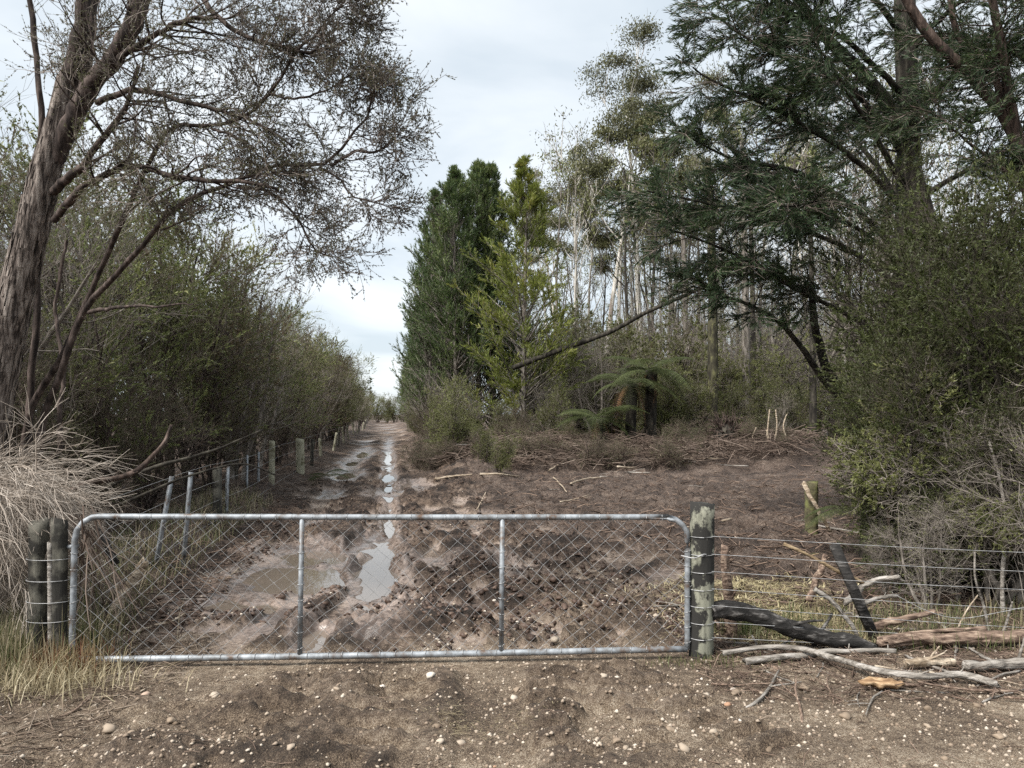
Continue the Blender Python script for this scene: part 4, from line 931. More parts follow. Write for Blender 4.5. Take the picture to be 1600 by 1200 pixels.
tree_fern(1345, 8.3, 800, 0.04, 5, 'hanging fern low in the right thicket behind the wires', 0.34, 0)
tree_fern(505, 17.2, 745, 0.04, 4, 'small pale fern at the track side by the fence', 0.42, 0)

# ------------------------------------------------------------------ big conifer and thicket on the right
bc = thing('macrocarpa_tree', 'huge dark conifer with thick trunk and drooping sprays on the right', 'tree', (0, 0, 0))
D0 = 13.0
def spray_tree(limbs, seed, n1, n2, nl, L1, L2, leaf_len, leaf_w, leaf, start=0.35, droop=-0.02, keepc=0.12):
    r = np.random.default_rng(seed); K = 24
    PL = np.stack([catmull(l[0], K) for l in limbs]); PL = PL + np.cumsum(r.normal(0, 0.01, PL.shape), axis=1)
    RL = np.stack([np.linspace(l[1], l[2], K) for l in limbs])
    tr = Geo(); tr.add(*tubes(PL, RL, 9, r.random(len(limbs))))
    rep = np.concatenate([np.full(l[3], i) for i, l in enumerate(limbs)])
    Pp, Rr = PL[rep], RL[rep]
    pos, d, pr, t, i0 = spawn(Pp, Rr, n1, start, 1.0, 46, 12, r); d = norm(d * np.array([1, 1, 0.55]))
    L = L1 * r.uniform(0.5, 1.15, len(pos)) * (1.15 - 0.55 * t)
    P1 = grow(pos, d, L, 8, 0.07, droop, r); R1 = taper(np.minimum(pr * 0.45, 0.014), 0.2, len(pos), 8); tr.add(*tubes(P1, R1, 4, r.random(len(pos))))
    pos, d, pr, t, i1 = spawn(P1, R1, n2, 0.15, 1.0, 42, 10, r); d = norm(d * np.array([1, 1, 0.6]))
    P2 = grow(pos, d, L2 * r.uniform(0.5, 1.2, len(pos)) * (1.2 - 0.6 * t), 3, 0.1, droop, r); R2 = taper(np.full(len(pos), 0.005), 0.4, len(pos), 3)
    tw = Geo(); tw.add(*tubes(P2, R2, 3, r.random(len(pos))))
    cl = r.random(len(P1))[i1]; keep = (cl > keepc)
    pos, d, pr, t, i2 = spawn(P2[keep], R2[keep], nl, 0.05, 1.0, 22, 8, r); n = len(pos); d = norm(d - np.array([0, 0, 0.12]))
    Vv, Ff = leaf_quads(pos, d, leaf_len * r.uniform(0.6, 1.3, n) * (1.2 - 0.5 * t), leaf_w * r.uniform(0.7, 1.3, n), r)
    cr = Geo(); cr.add(Vv, Ff, np.repeat(np.clip(0.5 * cl[keep][i2] + 0.2 + r.normal(0, 0.15, n), 0, 1), 4))
    return tr, tw, cr
trunk = wpl([(1425, 960, D0), (1420, 700, D0), (1416, 450, D0), (1418, 250, D0), (1412, 0, D0), (1405, -350, D0)])
def br(pts, r0, r1, n): return (wpl(pts), r0, r1, n)
limbs = [(trunk, 0.25, 0.15, 0),
    br([(1480, 560, 12.6), (1478, 480, 12.6), (1435, 300, 12.8), (1392, 170, 12.8), (1335, 100, 12.6), (1270, 30, 12.4), (1220, -60, 12.2)], 0.2, 0.06, 3),
    br([(1414, 330, D0), (1340, 255, 12.4), (1260, 200, 12), (1170, 155, 11.6), (1100, 125, 11.3), (1082, 112, 11.2)], 0.06, 0.012, 2),
    br([(1414, 250, D0), (1340, 150, 12.4), (1270, 110, 12), (1190, 80, 11.6), (1110, 30, 11.2)], 0.06, 0.012, 2),
    br([(1414, 150, D0), (1330, 60, 12.3), (1240, 20, 12), (1150, -10, 11.6)], 0.06, 0.012, 2),
    br([(1414, 60, D0), (1340, -20, 12.4), (1270, -60, 12), (1180, -100, 11.6)], 0.06, 0.012, 2),
    br([(1416, 400, D0), (1330, 320, 12.3), (1240, 270, 11.9), (1130, 240, 11.5), (1060, 200, 11.2)], 0.055, 0.012, 2),
    br([(1418, 460, D0), (1320, 390, 12.2), (1220, 345, 11.7), (1110, 320, 11.3), (1010, 300, 11)], 0.055, 0.012, 2),
    br([(1420, 560, D0), (1340, 510, 12.3), (1270, 474, 12), (1190, 435, 11.6), (1110, 395, 11.2), (1040, 370, 11)], 0.05, 0.012, 2),
    br([(1345, 660, 12.2), (1290, 590, 12), (1240, 515, 11.8), (1190, 480, 11.6), (1130, 455, 11.4), (1080, 440, 11.2)], 0.07, 0.012, 1),
    br([(1345, 660, 12.2), (1290, 570, 12.1), (1275, 500, 12.1), (1272, 440, 12.1)], 0.09, 0.05, 0),
    br([(1416, 200, D0), (1480, 120, 12.5), (1540, 80, 12), (1620, 60, 11.6)], 0.06, 0.012, 2),
    br([(1416, 90, D0), (1480, 20, 12.5), (1560, -20, 12), (1640, -40, 11.6)], 0.06, 0.012, 2),
    br([(1416, 320, D0), (1480, 290, 12.5), (1540, 260, 12), (1620, 250, 11.6)], 0.06, 0.012, 2),
    br([(1416, 300, D0), (1360, 200, 11.8), (1320, 130, 11), (1290, 80, 10.4)], 0.06, 0.012, 1),
    br([(1416, 420, D0), (1350, 360, 11.8), (1280, 330, 11), (1230, 330, 10.4)], 0.05, 0.012, 2),
    br([(1416, 260, D0), (1440, 160, 14), (1480, 80, 15), (1500, 30, 15.5)], 0.06, 0.012, 2),
    br([(1416, 330, D0), (1350, 230, 14), (1300, 190, 15), (1240, 180, 15.5)], 0.06, 0.012, 2)]
tr, tw, cr = spray_tree(limbs, 71, 17, 13, 30, 1.25, 0.55, 0.12, 0.0062, 'pine_leaf', 0.42, keepc=0.2)
obj('trunk', tr.mesh('trunk', M['dark_bark']), bc); obj('twigs', tw.mesh('twigs', M['twig']), bc); obj('crown', cr.mesh('crown', M['pine_leaf'], False), bc)
b2 = thing('reddish_tree', 'reddish-brown leaning tree reaching in from the upper right corner', 'tree', (0, 0, 0))
limbs = [br([(1640, 620, 11.5), (1630, 420, 11.5), (1590, 220, 11.5), (1530, 130, 11.5), (1450, 50, 11.5), (1400, -40, 11.5)], 0.13, 0.07, 2), br([(1600, 250, 11.5), (1570, 100, 11.3), (1555, 0, 11.2), (1540, -80, 11)], 0.08, 0.05, 2),
         br([(1592, 230, 11.5), (1545, 110, 11.8), (1490, 60, 12), (1470, -50, 12)], 0.06, 0.04, 1), br([(1600, 300, 11.5), (1530, 240, 11), (1470, 190, 10.6), (1420, 170, 10.4)], 0.03, 0.01, 1)]
tr, tw, cr = spray_tree(limbs, 72, 18, 11, 24, 1.2, 0.55, 0.12, 0.0062, 'pine_leaf', 0.2)
obj('trunk', tr.mesh('trunk', M['red_bark']), b2); obj('twigs', tw.mesh('twigs', M['twig']), b2); obj('crown', cr.mesh('crown', M['pine_leaf'], False), b2)

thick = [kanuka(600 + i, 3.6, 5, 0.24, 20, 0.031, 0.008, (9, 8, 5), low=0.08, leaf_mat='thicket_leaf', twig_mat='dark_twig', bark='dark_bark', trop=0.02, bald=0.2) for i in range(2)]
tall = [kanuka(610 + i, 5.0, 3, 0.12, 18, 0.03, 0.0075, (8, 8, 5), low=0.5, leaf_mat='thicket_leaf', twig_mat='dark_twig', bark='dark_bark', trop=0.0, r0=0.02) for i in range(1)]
limes = 'limes'
_lime = []
def lime_at(hgt):
    if not _lime:                       # leggy bush: bare thin stems carrying a flat leafy top
        _lime.append(kanuka(620, 1.0, 5, 0.12, 16, 0.011, 0.0034, (6, 6, 5), low=0.72, leaf_mat='lime_leaf', twig_mat='grey_twig', bark='grey_bark', trop=-0.03, r0=0.012, lens=(0.22, 0.12, 0.06)))
    return _lime[0]
greyb = kanuka(630, 2.2, 5, 0.4, 2, 0.018, 0.006, (8, 7, 5), low=0.2, leaf_mat='olive_leaf', twig_mat='grey_twig', bark='grey_bark', trop=0.0)
r = np.random.default_rng(90)
for i, (px, D, top) in enumerate(((1400, 7.6, 640), (1470, 7.2, 540), (1540, 7.0, 480), (1600, 7.2, 420), (1665, 7.0, 380), (1440, 8.6, 570), (1510, 8.4, 420), (1585, 8.6, 350), (1405, 8.8, 620), (1370, 11.2, 290), (1560, 9.6, 340), (1640, 9.2, 300), (1700, 8.2, 330), (1400, 7.4, 760), (1440, 6.9, 720), (1530, 6.7, 660), (1600, 6.6, 620), (1390, 10.4, 600), (1460, 9.4, 640))):
    q = P(px, 700, D); z = gz(q[0], D); istall = D >= 10.5; k = (P(px, top, D)[2] - z) / (5.0 if istall else 3.6)
    lab = 'dense olive small-leaved shrub tree in the thicket right of the fence' if D < 9 else 'olive small-leaved tree under the huge conifer behind the right thicket'
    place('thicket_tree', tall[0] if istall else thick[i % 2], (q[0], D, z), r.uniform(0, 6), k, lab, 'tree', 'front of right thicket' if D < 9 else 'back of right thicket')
for i, (px, D, top, sp, hh_) in enumerate(((1478, 6.9, 540, limes, 0.55), (1432, 6.8, 660, limes, 0.55), (1595, 6.2, 760, limes, 0.55), (1590, 6.5, 590, greyb, 2.2), (1540, 6.6, 620, greyb, 2.2), (1450, 6.4, 760, greyb, 2.2), (1380, 7.0, 800, greyb, 2.2), (1510, 6.6, 640, limes, 0.55))):
    q = P(px, 700, D); z = gz(q[0], D); zt = P(px, top, D)[2]; k = (zt - z) / hh_
    if sp is limes: k = zt - z; sp = lime_at(k)
    place('thicket_shrub', sp, (q[0], D, z), r.uniform(0, 6), k, ('lime-green leafy bush top in the middle of the right thicket', 'lime-green bush lowest and leftmost in the right thicket', 'lime-green bush low at the right edge of the picture', 'tall bare grey shrub against the right edge', 'bare grey lichen-coloured shrub just left of the right edge', 'low grey twig shrub behind the wires in the right thicket', 'low grey twig shrub at the left end of the right thicket', 'lime-green bush top between the grey shrubs at right')[i], 'shrub')
stems = [([(1385, 960, 6.9), (1395, 880, 6.9), (1388, 800, 6.9), (1400, 720, 7), (1395, 650, 7.1)], .016, 'red_wood', 'thin reddish bare stem standing in the dark gap of the right thicket'),
         ([(1440, 960, 7.2), (1438, 830, 7.2), (1420, 720, 7.3), (1415, 640, 7.4)], .035, 'dark_bark', 'mossy brown trunk inside the right thicket'),
         ([(1568, 985, 6.2), (1566, 900, 6.2), (1572, 820, 6.2), (1560, 740, 6.3), (1545, 690, 6.3)], .018, 'grey_wood', 'pale slim sapling trunk near the right edge'),
         ([(1550, 1008, 5.75), (1538, 950, 5.75), (1524, 905, 5.7), (1523, 862, 5.7)], .011, 'grey_wood', 'knobbly pale dead stick standing behind the wires at right'),
         ([(1560, 1000, 5.7), (1572, 975, 5.7), (1582, 940, 5.65)], .012, 'grey_wood', 'short pale dead stub leaning right near the right edge'),
         ([(1487, 995, 5.8), (1510, 955, 5.9), (1528, 930, 6)], .008, 'pale_wood', 'thin pale stick leaning in the wires at right')]
for pts, rad, mt, lab in stems:
    w_ = wpl(pts); w_[0] = w_[0] * 1.0; w_[0][2] = min(w_[0][2], gz(w_[0][0], w_[0][1])) - 0.03
    tag(obj('dead_sapling', tube_mesh('dead_sapling', w_, rad, rad * 0.6, M[mt], 8, 20, 0.08)), lab, 'sapling')

# ------------------------------------------------------------------ wood lying about
LOGN = [0]
def log_mesh(name, w_, r0, r1, mt, rough):
    LOGN[0] += 1; o_ = LOGN[0] * 3.7
    n = 20 if max(r0, r1) > 0.03 else 12; K = 44
    p = catmull(w_, K); t = np.linspace(0, 1, K)
    p = p + np.stack([fbm(t * 6 + o_, t * 0 + i * 9.0, 1.0, 3) - 0.5 for i in range(3)], -1) * r0 * 0.9
    Vv, fs, vv = tubes(p[None], np.linspace(r0, r1, K)[None], n, cap=True)
    a = np.tile(np.arange(n), K); al = np.repeat(t, n); L = np.linalg.norm(np.diff(p, axis=0), axis=1).sum()
    cen = np.repeat(p, n, 0)
    aa_ = a / n * 2 * math.pi
    d = 0.8 * (fbm(np.cos(aa_) * 2.2 + 30 + o_, np.sin(aa_) * 2.2 + 30 + al * L * 1.5 / 0.3, 1.0, 3) - 0.5) + 0.8 * (vnoise(al * L / 0.12 + o_, np.cos(aa_) * 1.1 + np.sin(aa_) + 20) - 0.5) * rough * 4
    Vv = cen + (Vv - cen) * (1 + d)[:, None]
    ends = np.r_[0:n, (K - 1) * n:K * n]                       # broken, uneven ends
    ax = norm(p[-1] - p[0]); Vv[ends] += ax * (np.random.default_rng(LOGN[0]).normal(0, 0.5, len(ends)) * max(r0, r1))[:, None] * 0.8
    gg = Geo(); gg.add(Vv, fs, vv)
    rk = np.random.default_rng(LOGN[0] + 500); nk = rk.integers(2, 5)
    ps, ds, prr, tt_, _ = spawn(p[None], np.linspace(r0, r1, K)[None], nk, 0.15, 0.95, 55, 12, rk)
    kp = grow(ps, ds, prr * rk.uniform(1.8, 6, nk), 5, 0.12, 0.03, rk)
    gg.add(*tubes(kp, taper(prr * rk.uniform(0.25, 0.5, nk), 0.45, nk, 5), 6, cap=True))
    return gg.mesh(name, M[mt], False)
def log(name, pts, r0, r1, mt, label, cat, K=24, rough=0.06, sides=10, world=False):
    w_ = pts if world else [G(p[0], p[1], p[2]) for p in pts]
    return tag(obj(name, tube_mesh(name, w_, r0, r1, M[mt], sides, K, rough) if sides == 4 else log_mesh(name, w_, r0, r1, mt, rough)), label, cat)
log('charred_log', [P(1110, 955, 5.2), P(1160, 958, 5.25), P(1230, 978, 5.3), P(1300, 997, 5.3), P(1365, 1014, 5.3)], 0.058, 0.05, 'char', 'black charred log propped against the strainer post', 'log', world=True, sides=14)
log('fence_stub', [P(1146, 1005, 5.6), P(1140, 940, 5.6), P(1134, 895, 5.6), P(1131, 856, 5.6)], 0.04, 0.03, 'red_wood', 'rough reddish-brown post stub just right of the strainer post', 'post', world=True, rough=0.12)
lb_b, lb_t = P(1364, 992, 5.55), P(1303, 850, 5.65)
ax_ = norm(lb_t - lb_b); s1 = norm(np.cross(ax_, [0, 1, 0])) * 0.034; s2 = norm(np.cross(ax_, s1)) * 0.02
bv = np.concatenate([[q + a * s1 + b * s2 for a, b in ((-1, -1), (1, -1), (1, 1), (-1, 1))] for q in (lb_b, lb_b * .5 + lb_t * .5, lb_t)])
bf = [np.array([[4 * k + i, 4 * k + (i + 1) % 4, 4 * k + 4 + (i + 1) % 4, 4 * k + 4 + i] for k in range(2) for i in range(4)]), np.array([[3, 2, 1, 0], [8, 9, 10, 11]])]
gg = Geo(); gg.add(bv, bf[0]).f.append(bf[1]); tag(obj('charred_batten', gg.mesh('charred_batten', M['char'], False)), 'leaning charred square batten tangled in the right fence wires', 'batten')
tag(obj('cut_post', post_mesh('cut_post', P(1268, 840, 10.1) - [0, 0, .15], P(1268, 753, 10.1), 0.085, M['moss_wood'], 14, 0.03, 31, 0.015)), 'dark mossy post standing alone in the clearing at right', 'post')
log('split_log', [(1375, 1003, .06), (1450, 998, .06), (1530, 996, .06), (1680, 990, .06)], 0.036, 0.045, 'red_wood', 'long reddish split log lying along the foot of the right thicket', 'log', rough=0.12)
log('grey_branch', [(1130, 1020, .04), (1190, 1012, .06), (1250, 1014, .07), (1310, 1030, .07), (1370, 1048, .06), (1440, 1058, .05), (1500, 1056, .04), (1558, 1068, .04)], 0.016, 0.022, 'grey_wood', 'long grey crooked branch lying in front of the right fence', 'branch', 40)
log('grey_branch', [(1165, 1035, .03), (1240, 1025, .03), (1300, 1018, .04), (1400, 1017, .04)], 0.022, 0.016, 'grey_wood', 'thick grey weathered branch lying just behind the long crooked one', 'branch')
log('pale_log', [(1415, 1036, .04), (1460, 1033, .04), (1490, 1034, .04)], 0.025, 0.025, 'pale_wood', 'short pale barkless log right of the charred log', 'log')
log('pale_log', [(1510, 1040, .04), (1560, 1038, .04), (1640, 1036, .04)], 0.03, 0.03, 'grey_wood', 'grey log lying at the right edge of the picture', 'log')
log('silver_branch', [P(1320, 942, 5.8), P(1350, 915, 5.8), P(1375, 905, 5.75), P(1404, 901, 5.7)], 0.028, 0.02, 'grey_wood', 'silver-grey broken branch pointing up right behind the leaning batten', 'branch', world=True)
log('silver_branch', [P(1345, 945, 5.7), P(1370, 935, 5.75), P(1402, 930, 5.8)], 0.016, 0.012, 'grey_wood', 'thin silver branch below the broken one', 'branch', world=True)
log('brown_branch', [P(1225, 850, 5.9), P(1265, 868, 5.85), P(1305, 890, 5.8), P(1350, 912, 5.8)], 0.012, 0.015, 'tan_wood', 'tan straight pole slanting down behind the leaning batten', 'branch', world=True)
log('brown_branch', [P(1272, 920, 5.5), P(1305, 945, 5.5), P(1330, 975, 5.5), P(1345, 1005, 5.5)], 0.018, 0.014, 'grey_wood', 'dark grey stick leaning against the foot of the leaning batten', 'branch', world=True)
log('bark_log', [P(1360, 978, 5.7), P(1400, 970, 5.7), P(1460, 955, 5.75)], 0.03, 0.02, 'red_wood', 'brown bark-covered limb resting behind the lowest wires', 'log', world=True, rough=0.12)
log('dead_limb', [P(1262, 940, 6.0), P(1275, 905, 6), P(1290, 870, 6)], 0.03, 0.02, 'red_wood', 'upright broken brown limb behind the right fence', 'branch', world=True, rough=0.15)
log('twig_loop', [(1215, 1010, .03), (1255, 990, .08), (1290, 985, .12), (1320, 1000, .06)], 0.007, 0.004, 'grey_wood', 'thin curved grey twig arching over the charred log', 'twig')
log('pale_branch', [P(1255, 755, 9.9), P(1268, 780, 9.8), P(1285, 810, 9.8), P(1300, 835, 9.9)], 0.03, 0.02, 'pale_wood', 'pale split branch leaning on the lone mossy post', 'branch', world=True)
log('mossy_log', [P(1150, 722, 22.5), P(1180, 712, 22.6), P(1210, 708, 22.8)], 0.2, 0.16, 'moss_wood', 'short mossy log beside the upturned root plate', 'log', world=True)
log('broken_stump', [P(172, 968, 5.9), P(195, 925, 5.95), P(228, 878, 6.0)], 0.045, 0.035, 'pale_wood', 'pale splintered log leaning behind the gate at left', 'log', world=True, rough=0.15)
log('dark_board', [P(153, 826, 5.8), P(182, 882, 5.8)], 0.03, 0.028, 'char', 'short dark board slanting behind the gate corner at left', 'board', 4, 0.02, 4, True)
log('fallen_limb', [P(90, 775, 6.0), P(141, 754, 6.1), P(200, 742, 6.2), P(238, 714, 6.3), P(258, 690, 6.4), P(268, 665, 6.5)], 0.028, 0.014, 'red_bark', 'thick curved brown limb rising from the dead brush', 'branch', world=True)
log('fallen_limb', [P(130, 790, 6.3), P(180, 755, 6.4), P(250, 728, 6.6), P(330, 705, 6.9), P(410, 672, 7.2)], 0.022, 0.008, 'dark_bark', 'long dark branch reaching right above the leaning steel posts', 'branch', world=True)
log('fallen_limb', [P(160, 800, 6.4), P(230, 770, 6.5), P(300, 742, 6.8), P(380, 725, 7.3), P(430, 742, 7.5)], 0.013, 0.006, 'dark_bark', 'thinner dark branch sagging below the long dark one', 'branch', world=True)
log('mud_branch', [(205, 990, .03), (240, 978, .05), (265, 972, .05), (290, 958, .05)], 0.012, 0.008, 'pale_wood', 'pale stick lying on the mud at the left behind the gate', 'branch')
def on_ground(px, py, lift):                                            # where the line of sight meets the terrain
    Ds = np.arange(7, 30, 0.05); q = np.stack([P(px, py, d_) for d_ in Ds]); below = np.nonzero(q[:, 2] < height(q[:, 0], q[:, 1]) + lift)[0]
    return q[below[0]] if len(below) else q[-1]
for i, (pts, rad) in enumerate((([(680, 748), (705, 744), (738, 742)], .03), ([(750, 741), (780, 741), (812, 744)], .028), ([(858, 735), (872, 726), (888, 714)], .025), ([(865, 746), (876, 757), (886, 769)], .02), ([(892, 756), (912, 749), (940, 746)], .025), ([(746, 796), (752, 783), (759, 769)], .014))):
    w_ = [on_ground(px, py, 0.05) for px, py in pts]
    log('slash_branch', w_, rad, rad * .5, 'pale_wood', 'pale bare branch lying on the slash heap beyond the clearing', 'branch', world=True)['group'] = 'pale branches on the slash heap'
for i, (px, y0, y1, bend) in enumerate(((1204, 722, 640, -5), (1211, 690, 640, 3), (1184, 700, 668, -8), (1196, 698, 672, 5), (1233, 690, 645, -9), (1246, 745, 710, -3))):
    D = 21.5; b_ = P(px, y0, D); b_[2] = gz(b_[0], D); m_ = P(px + bend, (y0 + y1) / 2, D); t_ = P(px + bend * 0.3, y1, D)
    tag(obj('dead_vine', tube_mesh('dead_vine', [b_, m_, t_], 0.03, 0.018, M['pale_wood'], 6, 12, 0.08)), 'pale bare curved sapling standing at the back of the clearing', 'sapling', 'pale bare saplings')
for i, (a_, b_, z_, lab) in enumerate((((1385, 1010), (1500, 1001), .03, 'reddish splinter lying along the front of the split log, left half'), ((1450, 1006), (1620, 1001), .03, 'reddish splinter lying along the front of the split log, right half'), ((1400, 992), (1540, 984), .08, 'long bark strip lying along the back of the split log'))):
    log('splinter', [(a_[0], a_[1], z_), ((a_[0] + b_[0]) / 2, (a_[1] + b_[1]) / 2 - 2, z_ + .01), (b_[0], b_[1], z_)], 0.014, 0.02, 'red_wood', lab, 'wood', rough=0.15)
# orange split wood in the foreground
cc = G(1378, 1064, 0.05); n_ = 14
tt = np.linspace(0, 1, n_); pr_ = np.sin(np.pi * np.clip(tt * 0.96 + 0.02, 0, 1)) ** 0.6 * 0.045
Pp = np.stack([cc[0] + (tt - 0.5) * 0.28, cc[1] + 0.03 * (tt - 0.5), 0.055 - 0.03 * tt + 0 * tt], -1)
Vv, Ff, vv = tubes(Pp[None], pr_[None], 12, cap=True); Vv[:, 2] = 0.04 + (Vv[:, 2] - 0.045) * 0.75; Vv += (np.stack([fbm(Vv[:, 0] * 30 + 9 * q, Vv[:, 1] * 30 + Vv[:, 2] * 40 + 50, 1.0, 2) - 0.5 for q in range(3)], -1)) * 0.035
gg = Geo(); gg.add(Vv, Ff, vv); tag(obj('wood_chunk', gg.mesh('wood_chunk', M['orange_wood'])), 'orange-tan split wood chunk on the gravel in front of the branches', 'wood')

# loose sticks one can count
r = np.random.default_rng(15)
stick_me = []
for k in range(6):
    g_ = Geo(); p_ = grow([[-0.5, 0, 0]], [[1, 0, 0]], [1.0], 8, 0.12, 0, r); p_[..., 2] *= 0.35
    g_.add(*tubes(p_, np.linspace(0.017, 0.009, 8)[None] * (1 + r.normal(0, .1, (1, 8))), 6, cap=True)); 
    b_ = grow([p_[0, 4]], [[0.7, r.choice([-0.7, 0.7]), 0.15]], [0.32], 4, .1, 0, r); g_.add(*tubes(b_, np.linspace(.009, .004, 4)[None], 5))
    stick_me.append(g_.mesh('stick', M[('grey_wood', 'pale_wood', 'red_wood')[k % 3]]))
def scatter_sticks(n, x0, x1, y0, y1, lo, hi, label, group, cond=None):
    k = 0
    while k < n:
        x, y = r.uniform(x0, x1), r.uniform(y0, y1)
        if cond and not cond(x, y): continue
        s_ = r.uniform(lo, hi)
        tag(obj('stick', stick_me[r.integers(0, 6)], None, (x, y, gz(x, y) + 0.012 * s_), (0, r.normal(0, .05), r.uniform(0, 6.28)), s_), label, 'stick', group); k += 1
scatter_sticks(90, 1.35, 4.2, 4.3, 6.4, 0.12, 0.7, 'short dead stick in the woody litter by the right fence', 'sticks by the right fence')
scatter_sticks(40, -4, -2.2, 3.6, 5.6, 0.15, 0.5, 'short dead stick in the litter at the lower left corner', 'sticks at lower left')
scatter_sticks(40, -1.5, 9, 20.3, 24.5, 0.8, 2.2, 'pale broken branch in the slash along the far edge of the clearing', 'branches in the slash', lambda x, y: S(x, y) > 2.2)
scatter_sticks(60, 0.5, 12, 9, 22, 0.3, 1.1, 'pale stick lying on the torn clearing ground', 'sticks on the clearing', lambda x, y: S(x, y) > 1.5)
scatter_sticks(24, -3.5, 0, 6, 15, 0.2, 0.6, 'stick pressed in the mud along the left fence', 'sticks along the left fence', lambda x, y: -2.2 < S(x, y) < -1.5)

# ------------------------------------------------------------------ stones, clods, litter
def ico():
    t = (1 + 5 ** 0.5) / 2
    v = np.array([[-1, t, 0], [1, t, 0], [-1, -t, 0], [1, -t, 0], [0, -1, t], [0, 1, t], [0, -1, -t], [0, 1, -t], [t, 0, -1], [t, 0, 1], [-t, 0, -1], [-t, 0, 1]])
    f = np.array([[0, 11, 5], [0, 5, 1], [0, 1, 7], [0, 7, 10], [0, 10, 11], [1, 5, 9], [5, 11, 4], [11, 10, 2], [10, 7, 6], [7, 1, 8], [3, 9, 4], [3, 4, 2], [3, 2, 6], [3, 6, 8], [3, 8, 9], [4, 9, 5], [2, 4, 11], [6, 2, 10], [8, 6, 7], [9, 8, 1]])
    return v / np.linalg.norm(v[0]), f
IV, IF = ico()
OV = np.array([[1, 0, 0], [-1, 0, 0], [0, 1, 0], [0, -1, 0], [0, 0, 1], [0, 0, -1.0]]); OF = np.array([[0, 2, 4], [2, 1, 4], [1, 3, 4], [3, 0, 4], [2, 0, 5], [1, 2, 5], [3, 1, 5], [0, 3, 5]])
def subdiv(v, f):
    e = {}; v = list(map(tuple, v)); nf = []
    def mid(a, b):
        k = (min(a, b), max(a, b))
        if k not in e:
            m = (np.array(v[a]) + np.array(v[b])) / 2; m /= np.linalg.norm(m); e[k] = len(v); v.append(tuple(m))
        return e[k]
    for a, b, c in f:
        x, y, z = mid(a, b), mid(b, c), mid(c, a); nf += [[a, x, z], [b, y, x], [c, z, y], [x, y, z]]
    return np.array(v), np.array(nf)
SV, SF = subdiv(IV, IF)
r = np.random.default_rng(55)
stone_me = []
for k in range(8):
    v = SV * (1 + 0.5 * (vnoise(SV[:, 0] * 1.9 + k * 7 + 20, SV[:, 1] * 1.9 + SV[:, 2] * 1.6 + 30)[:, None] - 0.5) * 2) * np.array([1, r.uniform(.6, .9), r.uniform(.4, .62)])
    g_ = Geo(); g_.add(v, SF, r.uniform(0.35, 0.8)); stone_me.append(g_.mesh('stone', M['stone'], False))
def blobs(n, pick, lo, hi, sink, mat, name, label, cat, var=(0.2, 1.0), pw=2.0, base=None):
    BV, BF = base or (IV, IF); nv = len(BV)
    g_ = Geo(); xy = pick(n); n = len(xy); s_ = lo + (hi - lo) * r.random(n) ** pw
    z = height(xy[:, 0], xy[:, 1])
    sc = np.stack([s_ * r.uniform(.8, 1.3, n), s_ * r.uniform(.7, 1.1, n), s_ * r.uniform(.45, .8, n)], -1)
    a = r.uniform(0, 6.28, n); ca, sa = np.cos(a)[:, None], np.sin(a)[:, None]
    v = BV[None] * (1 + r.normal(0, .38 if mat == 'clod' else .13, (n, nv, 1))) * sc[:, None]
    v = np.stack([v[..., 0] * ca - v[..., 1] * sa, v[..., 0] * sa + v[..., 1] * ca, v[..., 2]], -1)
    v = v + np.stack([xy[:, 0], xy[:, 1], z + sc[:, 2] * sink], -1)[:, None]
    f = (BF[None] + nv * np.arange(n)[:, None, None]).reshape(-1, 3)
    g_.add(v.reshape(-1, 3), f, np.repeat(r.uniform(*var, n), nv))
    return tag(obj(name, g_.mesh(name, M[mat], mat != 'clod')), label, cat, None, 'stuff')
def pick_front(n):
    D = 3.0 + 3.6 * r.random(n * 3) ** 1.3; x = r.uniform(-0.85, 0.85, n * 3) * D
    w = zones(x, D)[0] * (0.35 + 0.65 * smooth(.35, .6, fbm(x, D, .9, 3, off=50)))
    k = r.random(n * 3) < w; return np.stack([x, D], -1)[k][:n]
def pick_mud(n):
    n4 = n * 12; D = 5.2 + 12 * r.random(n4) ** 1.6; x = r.uniform(-0.6, 0.5, n4) * D
    w = zones(x, D)[2] * smooth(.4, .6, fbm(x, D, .8, 3, off=60)); hh2 = height(x, D)
    k = (r.random(n4) < w) & (hh2 > -0.01); return np.stack([x, D], -1)[k][:n]
blobs(15000, pick_front, 0.003, 0.0175, 0.0, 'gravel', 'gravel', 'small pale gravel on the ground before the gate', 'gravel', (0.0, 0.86), 2.5, (OV, OF))
blobs(5500, pick_mud, 0.007, 0.036, -0.1, 'clod', 'mud_clods', 'broken dark mud clods churned up along the track', 'mud', pw=2.2)
blobs(900, pick_mud, 0.004, 0.016, 0.3, 'gravel', 'mud_gravel', 'scattered pale pebbles in the churned mud', 'gravel')
xy = pick_front(285)
for i in range(len(xy)):
    x, y = xy[i]; s_ = 0.011 + 0.021 * r.random() ** 3
    zn = 'left' if x < -0.9 else 'right' if x > 0.9 else 'middle'
    tag(obj('stone', stone_me[r.integers(0, 8)], None, (x, y, gz(x, y) + 0.08 * s_), (r.normal(0, .2), r.normal(0, .2), r.uniform(0, 6)), s_),
        {'left': 'small pale stone on the gravel left of the middle before the gate', 'right': 'small pale stone on the gravel at right before the strainer post', 'middle': 'small pale stone on the gravel straight before the gate'}[zn], 'stone', 'stones on the ' + zn + ' gravel')
